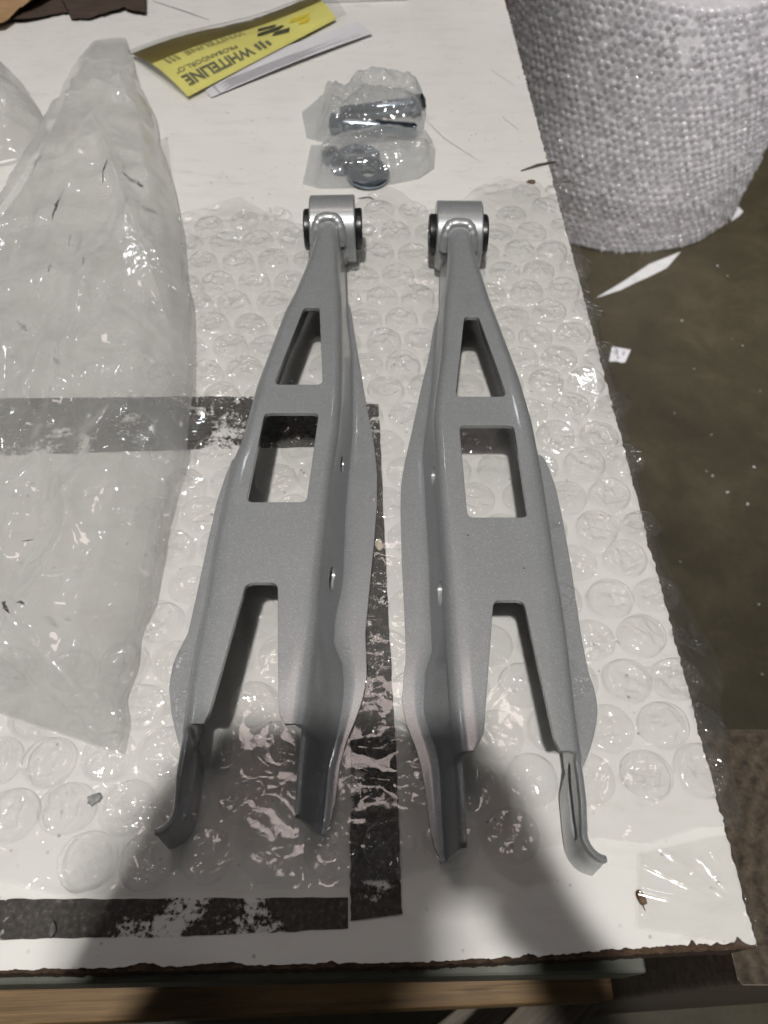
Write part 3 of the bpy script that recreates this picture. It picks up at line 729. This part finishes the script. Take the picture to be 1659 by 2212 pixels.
def zbig(S, T, XY):
    x, y = XY[:, 0], XY[:, 1]; e = np.clip(np.minimum(S, 1 - S) * 9, 0, 1) ** .6 * np.clip((1 - T) * 14, 0, 1) ** .6
    nn = Noise(72)
    z = .0085 + np.clip(np.minimum(S * 4, (1 - S) * 8), 0, 1) ** .7 * np.clip((1 - T) * 14, 0, 1) ** .6 * (.010 + .014 * nn(x * 9, y * 5)) * np.clip(.35 + T * 2, 0, 1)
    e2 = np.clip(np.minimum(S * 3.5, (1 - S) * 7), 0, 1) ** .8 * np.clip((1 - T) * 12, 0, 1)
    z += e2 * crumple(x, y, 73, 22, 8, 60, .045) * np.clip(T * 2.2 + .15, 0, 1) + crumple(x, y * .16, 74, 14, 16, 75, .075) * e2 * np.clip(T * 2.2 - .2, 0, 1)
    for a, b, h, w in (((228, 330), (385, 760), .012, .006), ((150, 255), (40, 600), .014, .007), ((240, 160), (300, 290), .006, .008), ((260, 620), (150, 1000), .008, .012),
                       ((130, 215), (320, 300), .007, .010), ((150, 285), (300, 240), .006, .010), ((180, 150), (260, 230), .006, .009), ((280, 980), (120, 1450), .008, .012),
                       ((20, 700), (230, 1250), .007, .010), ((0, 1440), (265, 1620), .008, .006), ((330, 1290), (255, 1560), .006, .006), ((60, 1380), (260, 1590), .005, .004)):
        z += ridge(XY, a, b, h, w) * e2 ** .5
    return .003 + (z - .003) * np.clip(.25 + T * 4, 0, 1)
bag('poly_bag', [(205, 97), (172, 135), (142, 195), (118, 262), (95, 315), (60, 390), (10, 460), (-60, 540), (-140, 640), (-220, 780), (-280, 930), (-300, 1080), (-300, 1230), (-290, 1340), (-260, 1420), (-230, 1470)],
    [(275, 92), (288, 140), (306, 200), (335, 265), (350, 320), (372, 390), (390, 480), (404, 560), (416, 680), (428, 790), (414, 940), (388, 1080), (352, 1230), (312, 1390), (280, 1520), (266, 1640)],
    zbig, 70, M['bag'], 'large milky poly bag with dark scuffs lying across the bubble wrap', scuffs=[
        ([(253, 408), (250, 420), (243, 432), (238, 447)], .0022, M['grime']), ([(280, 430), (290, 433), (300, 437), (312, 436), (322, 443)], .0055, M['greyscuff']), ([(308, 437), (314, 440), (321, 443)], .0032, M['grime']),
        ([(152, 488), (146, 502), (147, 512), (141, 525), (138, 540)], .0030, M['grime']), ([(112, 392), (106, 405), (100, 425)], .0022, M['greyscuff']), ([(176, 565), (170, 590)], .0010, M['greyscuff']), ([(207, 622), (207, 645)], .0012, M['grime']),
        ([(75, 772), (86, 778), (96, 790)], .0035, M['greyscuff']), ([(52, 1355), (62, 1362), (70, 1378), (80, 1392)], .0022, M['grime']), ([(92, 1367), (100, 1366), (110, 1372)], .0016, M['grime']), ([(75, 1206), (98, 1202)], .0010, M['grime']), ([(140, 640), (136, 660)], .0010, M['greyscuff'])])
def zsmall(S, T, XY):
    x, y = XY[:, 0], XY[:, 1]; e = np.clip(np.minimum(S, 1 - S) * 8, 0, 1) ** .6 * np.clip(np.minimum(T, 1 - T) * 8, 0, 1) ** .6
    return .002 + e * (.012 + .014 * Noise(81)(x * 14, y * 9)) + e * crumple(x, y, 82, 16, 10, 45, .12)
bag('poly_bag', [(-330, 200), (-340, 240), (-360, 300), (-380, 360), (-380, 440)], [(5, 162), (55, 195), (90, 245), (108, 290), (60, 350)], zsmall, 80, M['bag'],
    'crumpled milky poly bag cut off by the left picture edge', nu=80, nv=60)
# loose film folded out from under the big bag
V = []
for j in range(90):
    t = j / 89
    a = np.array([np.interp(t, [0, .3, .55, 1], [330, 375, 360, 250]), np.interp(t, [0, 1], [320, 1620])]); b = a + (np.interp(t, [0, .1, .5, .8, 1], [38, 36, 60, 40, 12]), 0)
    for i in range(24):
        s = i / 23; p = a + (b - a) * s; q = P(*p); V.append((q[0], q[1], 0))
V = np.array(V); V[:, 2] = .0075 + .004 * Noise(91)(V[:, 0] * 40, V[:, 1] * 14) + crumple(V[:, 0], V[:, 1], 92, 8, 14, 50, .06)
tag(obj('film_offcut', V, grid_faces(90, 24), M['cling'], None, True), 'narrow clear film strip sticking out beside the large bag', 'plastic film')

# ------------------------------------------------------------------ small zip bags with hardware
def zipbag(topcol, botcol, seed, label, bulge, contents, nu=70, nv=44):
    A = np.array([P(*p)[:2] for p in topcol]); B = np.array([P(*p)[:2] for p in botcol]); m = len(A); V = []
    for i in range(nu):
        t = i / (nu - 1) * (m - 1); k = min(int(t), m - 2); f = t - k
        a = A[k] * (1 - f) + A[k + 1] * f; b = B[k] * (1 - f) + B[k + 1] * f
        for j in range(nv): V.append((*(a + (b - a) * j / (nv - 1)), 0))
    V = np.array(V); S = np.repeat(np.linspace(0, 1, nu), nv); T = np.tile(np.linspace(0, 1, nv), nu)
    e = np.clip(np.minimum(T, 1 - T) * 5, 0, 1) ** .6 * np.clip(np.minimum(S - .12, 1 - S) * 7, 0, 1) ** .7
    top = .0015 + e * bulge * (.75 + .4 * Noise(seed)(V[:, 0] * 60, V[:, 1] * 60)) + crumple(V[:, 0], V[:, 1], seed + 1, 12, 25, 90, .12) * (.15 + .85 * np.minimum(e * 2, 1))
    root = empty('zip_bag', (V[:, 0].mean(), V[:, 1].mean(), 0)); tag(root, label, 'zip bag', 'small zip bags of hardware')
    v2 = V.copy(); v2[:, 2] = top
    o = obj('upper_layer', v2, grid_faces(nu, nv), M['zip'], None, True); adopt(o, root)
    v3 = V.copy(); v3[:, 2] = .0006; v3[:, 1] += 0
    o = obj('lower_layer', v3, grid_faces(nu, nv), M['zip'], None, True); adopt(o, root)
    return root
zipbag([(652, 246), (712, 195), (740, 222), (784, 183), (840, 190), (892, 203), (921, 232)], [(662, 300), (690, 308), (730, 313), (772, 312), (830, 308), (885, 300), (914, 292)], 110,
       'clear zip bag holding long steel bolts, behind the washer bag', .021, None)
zipbag([(672, 317), (700, 317), (735, 313), (790, 301), (860, 296), (917, 299), (941, 326)], [(654, 400), (690, 409), (730, 409), (792, 407), (852, 399), (905, 388), (938, 366)], 120,
       'clear zip bag holding round steel washers, nearest the arms', .017, None)
def bolt(pa, pb, label):
    a = P(*pa, .010); b = P(*pb, .010); L = np.linalg.norm(b - a); ang = math.atan2(b[1] - a[1], b[0] - a[0])
    root = empty('flange_bolt', (a[0], a[1], .0015)); root.rotation_euler = (0, 0, ang); tag(root, label, 'bolt', 'bolts in the zip bag')
    def part(name, V, F, smooth=True, z=.0095):
        o = obj(name, V, F, M['zinc'], root, smooth); o.location = (0, 0, z)
        if smooth: o.data.set_sharp_from_angle(angle=R(35))
    prof = [(.009, .0), (.009, .0068), (L * .55, .0068)]
    for k in range(16): prof += [(L * .55 + (L * .45 - .002) * (k + .25) / 16, .0066), (L * .55 + (L * .45 - .002) * (k + .75) / 16, .0058)]
    prof += [(L, .0045), (L, 0)]
    part('shank', *lathe_x(prof, 24)); part('flange', *lathe_x([(.007, 0), (.007, .0095), (.0095, .0115), (.011, .0118), (.0112, 0)], 32))
    V, F = lathe_x([(-.004, 0), (-.004, .0082), (-.003, .0092), (.0072, .0092), (.0072, 0)], 6); part('hex_head', V, F, False)
bolt((908, 226), (735, 246), 'steel bolt in the zip bag with its head towards the bench edge')
bolt((722, 268), (900, 282), 'steel bolt in the zip bag with its head towards the poly bag')
def washer(px, rad, tilt, rz, label, z):
    c = P(*px, z)
    V, F = [], []
    prof = [(-.002, .0072), (-.002, rad - .0008), (-.0012, rad), (.0012, rad), (.002, rad - .0008), (.002, .0072), (-.002, .0072)]
    V, F = lathe_x(prof, 44); o = obj('cam_washer', V, F, M['zinc'], None, True); o.data.set_sharp_from_angle(angle=R(35))
    o.location = (c[0], c[1], z); o.rotation_euler = (0, R(90 + tilt), R(rz)); tag(o, label, 'washer', 'washers in the zip bag')
washer((775, 333), .0205, 8, 70, 'large round steel washer at the back of the near zip bag', .0060)
washer((795, 374), .0205, -10, 110, 'large round steel washer at the front of the near zip bag', .0065)
V, F = lathe_x([(-.005, .0055), (-.005, .0095), (.005, .0095), (.005, .0055), (-.005, .0055)], 6)
for px, lb in (((735, 372), 'steel hex nut standing beside the washers in the near bag'), ((716, 351), 'steel hex nut at the tab end of the near bag')):
    c = P(*px); o = obj('hex_nut', V, F, M['zinc']); o.location = (c[0], c[1], .0065); o.rotation_euler = (0, R(80), R(25)); tag(o, lb, 'nut', 'nuts in the zip bag')

# ------------------------------------------------------------------ printed yellow pouch with instruction sheet
fl_nl, fl_nr, fl_fr, fl_fl = [P(*p)[:2] for p in ((408, 218), (727, 50), (676, 4), (284, 126))]
def S_fly(u, v):
    """point on the pouch: u along its length (left to right), v from its near edge to its far edge"""
    p = (fl_nl * (1 - u) + fl_nr * u) * (1 - v) + (fl_fl * (1 - u) + fl_fr * u) * v
    z = .0045 + .008 * math.sin(math.pi * min(max(v, 0), 1)) ** .9 * (1 - .35 * u) + .0025 * math.sin(u * 7) * v
    return np.array([p[0], p[1], z])
pouch = empty('printed_pouch', (*((fl_nl + fl_fr) / 2), 0)); tag(pouch, 'yellow printed pouch with dark lettering on an instruction sheet', 'pouch')
def flypatch(name, u0, u1, v0, v1, mat, dz=0., nu=40, nv=24):
    V = [S_fly(u0 + (u1 - u0) * i / (nu - 1), v0 + (v1 - v0) * j / (nv - 1)) + (0, 0, dz) for i in range(nu) for j in range(nv)]
    o = obj(name, V, grid_faces(nu, nv), mat, None, True); adopt(o, pouch); return o
face = flypatch('yellow_face', 0, 1, 0, .58, M['yellow']); flypatch('shade_band', 0, 1, .5805, 1.0, M['yellow_shade'])  # the far strip paints in the pouch's shaded interior
flypatch('clear_sleeve', -.015, 1.07, -.06, 1.04, M['cling'], .0022)
V = [S_fly(-.0, v) + (0, 0, -.0) for v in np.linspace(0, 1, 12)]
V = [tuple(v) for v in V] + [(v[0], v[1], .0008) for v in V]
o = obj('pouch_end', V, [(i, i + 1, 13 + i, 12 + i) for i in range(11)], M['cling'], None, True); adopt(o, pouch)
def flytext(body, u_start, u_end, v_base, v_top, mat, bold=.0, name='lettering'):
    cu = bpy.data.curves.new('txt', 'FONT'); cu.body = body; cu.size = 1; cu.offset = bold; cu.resolution_u = 3
    o = bpy.data.objects.new('txt', cu); COL.objects.link(o); dg = bpy.context.evaluated_depsgraph_get()
    me = bpy.data.meshes.new_from_object(o.evaluated_get(dg)); co = np.array([v.co[:] for v in me.vertices]); mn, mx = co.min(0), co.max(0)
    V = []
    for c in co:
        a = (c[0] - mn[0]) / (mx[0] - mn[0]); b = (c[1] - mn[1]) / (mx[1] - mn[1])
        V.append(S_fly(u_start + (u_end - u_start) * a, v_base + (v_top - v_base) * b) + (0, 0, .0008))
    ob = obj(name, V, [tuple(p.vertices) for p in me.polygons], mat); adopt(ob, face)
    bpy.data.objects.remove(o); bpy.data.meshes.remove(me); bpy.data.curves.remove(cu)
# the pouch lies upside down to the camera: text runs from right to left, its top towards the near edge
flytext('WHITELINE', .455, .045, .235, .085, M['ink'], .035)
flytext('PROBANDORL.O"', .40, .045, .345, .275, M['ink'], .006)
flytext('WHITELINE', .50, .16, .555, .47, M['inkfaint'], .018)
def flypoly(pts, mat, name='printed_bar', dz=.0008):
    V = [S_fly(u, v) + (0, 0, dz) for u, v in pts]; o = obj(name, V, [tuple(range(len(V)))], mat); adopt(o, face)
for k, (u, v0, v1) in enumerate(((.485, .10, .235), (.515, .085, .25), (.55, .10, .21))): flypoly([(u, v0), (u + .018, v0 + .01), (u + .012, v1), (u - .008, v1 - .012)], M['ink'])
for k, u in enumerate((.06, .085, .11)): flypoly([(u, .46), (u + .014, .46), (u + .008, .56), (u - .006, .56)], M['inkfaint'])
flypoly([(.60, .24), (.70, .175), (.725, .26), (.63, .285)], M['inkdark'], 'emblem'); flypoly([(.535, .335), (.66, .295), (.705, .335), (.70, .372), (.55, .395)], M['inkdark'], 'emblem')
flypoly([(.56, .44), (.66, .40), (.68, .44), (.58, .50)], M['inkdark'], 'emblem'); flypoly([(.775, .235), (.84, .20), (.865, .27), (.80, .30)], M['inkgold'], 'emblem'); flypoly([(.74, .35), (.85, .31), (.885, .37), (.77, .42)], M['inkgold'], 'emblem')
sh = [P(*p)[:2] for p in ((447, 196), (456, 214), (804, 79), (770, 52), (700, 50))]
V = [(p[0], p[1], z) for z in (.0030, .0036) for p in ((sh[0] * .6 + sh[1] * .4), sh[1], sh[2], sh[3], sh[4])]
sheet = empty('instruction_sheet', (sh[1][0], sh[1][1], 0)); tag(sheet, 'white instruction paper with fine print under the yellow pouch', 'paper')
ps = [P(*p)[:2] for p in ((445, 199), (457, 214), (805, 80), (772, 53))]
far = ps[0] + (ps[3] - ps[2]) * .9; far2 = ps[3]
def S_sh(u, v): 
    p = (ps[1] * (1 - u) + ps[2] * u) * (1 - v) + ((ps[1] + (ps[3] - ps[2]) * 1.25) * (1 - u) + (ps[2] + (ps[3] - ps[2]) * 1.0) * u) * v
    return np.array([p[0], p[1], .0016 + .0022 * u + .0025 * math.sin(math.pi * u) * (1 - v)])
def sheetpatch(name, u0, u1, v0, v1, mat, dz=0., nu=30, nv=6):
    V = [S_sh(u0 + (u1 - u0) * i / (nu - 1), v0 + (v1 - v0) * j / (nv - 1)) + (0, 0, dz) for i in range(nu) for j in range(nv)]
    o = obj(name, V, grid_faces(nu, nv), mat, None, True); adopt(o, page if name == 'print_line' else sheet); return o
page = sheetpatch('page', 0, 1, 0, 1, M['paper'])
for k in range(9): sheetpatch('print_line', .08 + .02 * (k % 3), .55 + .09 * (k % 4), .06 + k * .045, .075 + k * .045, M['paperink'], .0006, 20, 2)
sheetpatch('print_line', .55, .93, .16, .18, M['paperink'], .0006, 20, 2); sheetpatch('print_line', .045, .055, .01, .4, M['paperink'], .0006, 3, 8)

# ------------------------------------------------------------------ brown paper and a device at the back of the bench
def torn(name, pts, zfun, mat, label, cat, n=70, seed=1):
    """ragged sheet: polygon in pixels filled as a fan of strips between its far and near outline"""
    far = [p for p in pts[0]]; near = [p for p in pts[1]]; A = np.array([P(*p)[:2] for p in far]); B = np.array([P(*p)[:2] for p in near]); q = Noise(seed); V = []
    mA, mB = len(A), len(B)
    for i in range(n):
        u = i / (n - 1)
        def at(L, m):
            t = u * (m - 1); k = min(int(t), m - 2); f = t - k; return L[k] * (1 - f) + L[k + 1] * f
        a, b = at(A, mA), at(B, mB); b = b + (0, (float(q(u * 90, 3)) - .5) * .006)
        for j in range(20): p = a + (b - a) * j / 19; V.append((p[0], p[1], 0))
    V = np.array(V); V[:, 2] = zfun(V[:, 0], V[:, 1]); V2 = V.copy(); V2[:, 2] -= .0006
    nv = len(V); F = grid_faces(n, 20, 0) + grid_faces(n, 20, nv, True)
    tag(obj(name, np.r_[V, V2], F, mat, None, True), label, cat)
torn('brown_paper', ([(-200, -60), (60, -60), (200, -60), (318, -60)], [(-200, 60), (0, 58), (70, 48), (130, 36), (150, 33), (156, 46), (200, 46), (240, 34), (272, 26), (300, 36), (318, 36)]),
     lambda x, y: .003 + .004 * Noise(33)(x * 20, y * 20), M['kraftdark'], 'dark brown torn paper at the far end of the bench', 'paper', seed=4)
torn('kraft_paper', ([(-220, -80), (0, -80), (90, -60), (130, -20)], [(-220, 75), (-20, 76), (10, 70), (45, 46), (85, 28), (128, 4)]),
     lambda x, y: .007 + .005 * Noise(35)(x * 22, y * 22) + crumple(x, y, 36, 10, 12, 40, .045), M['kraft'], 'crumpled tan kraft paper on the dark brown paper', 'paper', seed=6)
dv = empty('handheld_device', (*P(780, -30)[:2], 0)); tag(dv, 'black and grey flat device just entering at the top edge', 'device')
d0 = P(755, 6)[:2]
bm = bmesh.new(); prism(bm, roundpoly([d0 + (-.065, .006), d0 + (-.05, -.003), d0 + (.075, .006), d0 + (.075, .12), d0 + (-.065, .12)], [.012, .01, .006, .006, .01]), .0008, .011)
o = from_bm('shell', bm, M['scrap']); adopt(o, dv)
bm = bmesh.new(); prism(bm, roundpoly([d0 + (-.018, .004), d0 + (.071, .0105), d0 + (.071, .115), d0 + (-.018, .115)], .004), .0112, .0135)
o = from_bm('front_panel', bm, M['black']); adopt(o, dv)

# ------------------------------------------------------------------ crumbs and chips on the bench
def chip(name, px, sx, sy, h, rz, mat, label, cat, seed):
    c = P(*px); r = np.random.RandomState(seed); bm = bmesh.new(); bmesh.ops.create_icosphere(bm, subdivisions=2, radius=1)
    for v in bm.verts:
        k = 1 + (r.rand() - .5) * .5; v.co = Vector((v.co.x * sx * k, v.co.y * sy * k, v.co.z * h * k))
    o = from_bm(name, bm, mat, None, True); o.location = (c[0], c[1], h * .8 + .0006); o.rotation_euler = (0, 0, rz); tag(o, label, cat)
chip('wood_chip', (1147, 396), .0042, .0022, .0014, .1, M['bark'], 'small brown chip near the far right bench edge', 'chip', 1)
chip('wood_chip', (1383, 1940), .0022, .0040, .0012, .35, M['bark'], 'brown seed-like chip on the bare white front of the bench', 'chip', 2)
chip('putty_lump', (818, 1180), .0026, .0046, .0016, .1, M['beige'], 'cream putty lump beside the left arm on black tape', 'lump', 3)
chip('grit', (115, 2010), .0018, .0034, .0014, .1, M['grime'], 'black grit on the white strip at the front left edge', 'grit', 4)
chip('grit', (206, 1726), .0040, .0030, .0008, .6, M['greyscuff'], 'grey smudge of grit on the wrap below the bag corner', 'grit', 5)
v, f = tube([P(1125, 371) + (0, 0, .001), P(1160, 361) + (0, 0, .0022), P(1199, 352) + (0, 0, .0012)], [.0005, .0012, .0008], 6)
tag(obj('wood_sliver', v, f, M['wood_dark'], None, True), 'thin grey sliver jutting over the right bench edge', 'sliver')
v, f = tube([P(1384, 1948) + (0, 0, .001), P(1393, 1968) + (0, 0, .0008)], [.0004, .0002], 5)
tag(obj('fibre', v, f, M['bark'], None, True), 'fine brown stalk below the seed-like chip', 'fibre')

# ------------------------------------------------------------------ things on the floor
RC = np.array([.71, 2.17]); RR, RZ0, RZ1 = .385, FLOOR + .004, -.255
roll = empty('bubble_wrap_roll', (RC[0], RC[1], FLOOR)); tag(roll, 'big upright roll of small-bubble wrap standing on the floor', 'roll')
V, F = [], []; na, nh = 140, 60; q = Noise(44)
for j in range(nh):
    z = RZ0 + (RZ1 - RZ0) * j / (nh - 1)
    for i in range(na):
        a = 2 * math.pi * i / na; t = (z - RZ0) / (RZ1 - RZ0)
        r = RR * (.965 + .035 * min(1, t * 4)) - .006 - .003 * math.sin(a * 3) + .006 * (float(q(a * 7, z * 9)) - .5)
        V.append((RC[0] + r * math.cos(a), RC[1] + r * math.sin(a), z))
for j in range(nh - 1):
    for i in range(na): F.append((j * na + i, j * na + (i + 1) % na, (j + 1) * na + (i + 1) % na, (j + 1) * na + i))
V.append((RC[0], RC[1], RZ1 - .01)); F += [((nh - 1) * na + i, (nh - 1) * na + (i + 1) % na, len(V) - 1) for i in range(na)]
o = obj('wound_film', V, F, M['roll'], None, True); adopt(o, roll)
V, F = [], []; rr_ = np.random.RandomState(5); pit = .0200; nrow = int((RZ1 - RZ0) / (pit * .87))
for j in range(nrow):
    z = RZ0 + .006 + j * pit * .87; ncol = int(2 * math.pi * RR / pit)
    for i in range(ncol):
        a = 2 * math.pi * (i + .5 * (j % 2) + rr_.uniform(-.09, .09)) / ncol + .03 * math.sin(z * 11)
        if rr_.rand() < .04: continue
        if not (2.5 < a < 6.6): continue              # the far side is never seen
        zz = z + .008 * math.sin(a * 5) + rr_.uniform(-.001, .001); t = (zz - RZ0) / (RZ1 - RZ0)
        r0 = RR * (.965 + .035 * min(1, max(0, t) * 4)) - .004 - .003 * math.sin(a * 3) + .006 * (float(q(a * 7, zz * 9)) - .5)
        ct = Vector((RC[0] + r0 * math.cos(a), RC[1] + r0 * math.sin(a), zz)); n = Vector((math.cos(a), math.sin(a), 0)); tt = Vector((-math.sin(a), math.cos(a), 0)); up = Vector((0, 0, 1))
        br = pit * .46 * rr_.uniform(.8, 1.06); hh = .0050 * rr_.uniform(.25, 1.15); b = len(V); tw, tv = rr_.uniform(-.75, .75, 2)
        for (rad, ht) in ((1.0, 0.), (.86, .72), (.5, 1.0)):
            for k in range(8):
                w = k * math.pi / 4; x_, y_ = rad * math.cos(w), rad * math.sin(w)
                V.append(ct + tt * br * x_ + up * br * y_ + n * hh * (ht * (1 + tw * x_ + tv * y_)))
        for g in range(2):
            for k in range(8): F.append((b + g * 8 + k, b + g * 8 + (k + 1) % 8, b + (g + 1) * 8 + (k + 1) % 8, b + (g + 1) * 8 + k))
        F.append(tuple(b + 16 + k for k in range(8)))
o = obj('bubble_layer', V, F, M['rollb'], None, True); tag(o, kind='stuff'); adopt(o, roll)
def flat_scrap(name, pts, mat, label, cat, z=.0015, th=.0008):
    bm = bmesh.new(); prism(bm, [P(x, y, FLOOR)[:2] for x, y in pts], FLOOR + z, FLOOR + z + th); o = from_bm(name, bm, mat); tag(o, label, cat); return o
flat_scrap('paper_scrap', [(1287, 645), (1345, 610), (1402, 572), (1470, 545), (1440, 580), (1400, 600), (1372, 612), (1340, 628)], M['scrap'], 'long white paper sliver sticking out from under the roll', 'scrap')
flat_scrap('paper_scrap', [(1578, 480), (1594, 447), (1605, 458), (1596, 468)], M['scrap'], 'small white paper corner at the far right of the roll', 'scrap')
lab = flat_scrap('floor_label', [(1315, 782), (1322, 750), (1362, 757), (1350, 784), (1340, 785), (1335, 782)], M['paper'], 'small white printed label lying on the dark floor', 'label')
for qd in ([(1329, 756), (1337, 758), (1333, 768), (1326, 766)], [(1345, 760), (1351, 761), (1347, 771), (1342, 769)], [(1333, 772), (1339, 773), (1338, 777), (1332, 776)]):
    V = [P(x, y, FLOOR)[:2] for x, y in qd]; o = obj('print_block', [(v[0], v[1], FLOOR + .0031) for v in V], [(0, 3, 2, 1)], M['paperink']); adopt(o, lab)
# weathered timber post with its end grain up, beside the bench
post = empty('timber_post', (.26, .09, FLOOR)); tag(post, 'weathered timber post end beside the front right bench corner', 'post')
bm = bmesh.new(); prism(bm, roundpoly([(.192, .020), (.34, .020), (.34, .160), (.192, .160)], .004), FLOOR, -.075)
o = from_bm('post_body', bm, M['wood_dark']); adopt(o, post)
o = obj('end_grain', [(.1925, .0205, -.0742), (.3395, .0205, -.0742), (.3395, .1595, -.0742), (.1925, .1595, -.0742)], [(0, 1, 2, 3)], M['endgrain']); adopt(o, post)
o = box('cardboard_carton', .16, 2.75, FLOOR + .3, .5, .4, .6, M['card'], None, (0, 0, .1), .004); tag(o, 'brown carton behind the bubble wrap roll', 'carton')
for dx in (-1, 1):
    fl = box('flap', .16 + dx * .30, 2.75 + dx * .03, FLOOR + .55, .16, .39, .005, M['card'], None, (0, R(dx * 62), .1), .001); adopt(fl, o)

# ------------------------------------------------------------------ the photographer at the bench (casts the shadow over the near half)
ph = box('phone', 0, 0, 0, .130, .078, .008, M['black'], None, (0, 0, 0), .003)
ph.matrix_world = cam.rotation_euler.to_matrix().to_4x4(); _b = cam.rotation_euler.to_matrix()
ph.location = Vector(cam.location) + _b @ Vector((-.0425, -.023, .0075)); tag(ph, 'black phone held up in two hands above the front of the bench', 'phone')
SK = {}; ED = []
def jv(n, p, r, par=None):
    SK[n] = (p, r)
    if par: ED.append((par, n))
jv('pelvis', (-.09, -.50, .02), .15); jv('belly', (-.095, -.47, .18), .135, 'pelvis'); jv('chest', (-.10, -.40, .36), .14, 'belly'); jv('upper', (-.10, -.34, .49), .10, 'chest'); jv('neck', (-.103, -.25, .58), .052, 'upper')
jv('jaw', (-.088, -.180, .650), .066, 'neck'); jv('face', (-.088, -.172, .715), .082, 'jaw'); jv('crown', (-.088, -.185, .785), .072, 'face')
for sx, nm in ((-1, 'l'), (1, 'r')):
    jv('hip' + nm, (-.09 + sx * .095, -.50, -.08), .09, 'pelvis'); jv('knee' + nm, (-.09 + sx * .105, -.49, -.46), .062, 'hip' + nm); jv('ankle' + nm, (-.09 + sx * .11, -.52, -.82), .045, 'knee' + nm); jv('toe' + nm, (-.09 + sx * .12, -.40, -.868), .032, 'ankle' + nm)
    jv('sho' + nm, (-.10 + sx * .18, -.345, .49), .060, 'upper')
jv('elbl', (-0.299, -.33, .22), .046, 'shol'); jv('wril', (-0.142, -.120, .335), .028, 'elbl'); jv('pall', (-0.124, -.055, .372), .028, 'wril')
jv('elbr', (.20, -.31, .22), .046, 'shor'); jv('wrir', (.085, -.130, .335), .026, 'elbr'); jv('palr', (.055, -.085, .362), .024, 'wrir')
for k in range(4):      # the fingers reach behind the two ends of the phone
    o = k * .0165
    jv('lf%da' % k, (-0.116 - .003 * k, -.010 - o * .8, .394 - o * .5), .0092, 'pall'); jv('lf%db' % k, (-0.102, .004 - o * .8, .393 - o * .5), .0086, 'lf%da' % k); jv('lf%dc' % k, (-0.076, .008 - o * .8, .387 - o * .5), .0078, 'lf%db' % k)
    jv('rf%da' % k, (.042 + .003 * k, -.040 - o * .8, .380 - o * .5), .0090, 'palr'); jv('rf%db' % k, (.030, -.012 - o * .8, .390 - o * .5), .0082, 'rf%da' % k); jv('rf%dc' % k, (.022, .000 - o * .75, .392 - o * .5), .0076, 'rf%db' % k)
jv('lt0', (-0.112, -.062, .395), .0105, 'pall'); jv('lt1', (-0.082, -.050, .402), .0095, 'lt0'); jv('rt0', (.044, -.080, .385), .0105, 'palr'); jv('rt1', (.020, -.060, .396), .0095, 'rt0')
names = list(SK); me = bpy.data.meshes.new('person'); me.from_pydata([SK[n][0] for n in names], [(names.index(a), names.index(b)) for a, b in ED], [])
per = bpy.data.objects.new('person', me); COL.objects.link(per)
md = per.modifiers.new('skin', 'SKIN'); md.use_smooth_shade = True
for i, n in enumerate(names):
    sv = me.skin_vertices[0].data[i]; r = SK[n][1]; sv.radius = (r, r * (.78 if n in ('pelvis', 'belly', 'chest', 'upper') else 1)); sv.use_root = (n == 'pelvis')
sb = per.modifiers.new('sub', 'SUBSURF'); sb.levels = 2; sb.render_levels = 2
apply_mods(per); me = per.data
mats = [m_simple('dark_shirt', (.05, .052, .06), .8, nscale=120), m_simple('dark_trousers', (.03, .032, .045), .8, nscale=120), m_simple('skin', (.42, .27, .20), .5, nscale=60, var=.08), m_simple('brown_hair', (.04, .025, .015), .6, nscale=200), M['black']]
me.materials.clear()
for m_ in mats: me.materials.append(m_)
for p in me.polygons:
    c = p.center
    p.material_index = 3 if (c.z > .735 or (c.z > .68 and c.y < -.21)) else 2 if (c.z > .585 or (c.z > .31 and c.y > -.14)) else 4 if c.z < -.80 else 1 if c.z < .03 else 0
    p.use_smooth = True
tag(per, 'person in dark clothes standing at the bench and holding a phone', 'person')
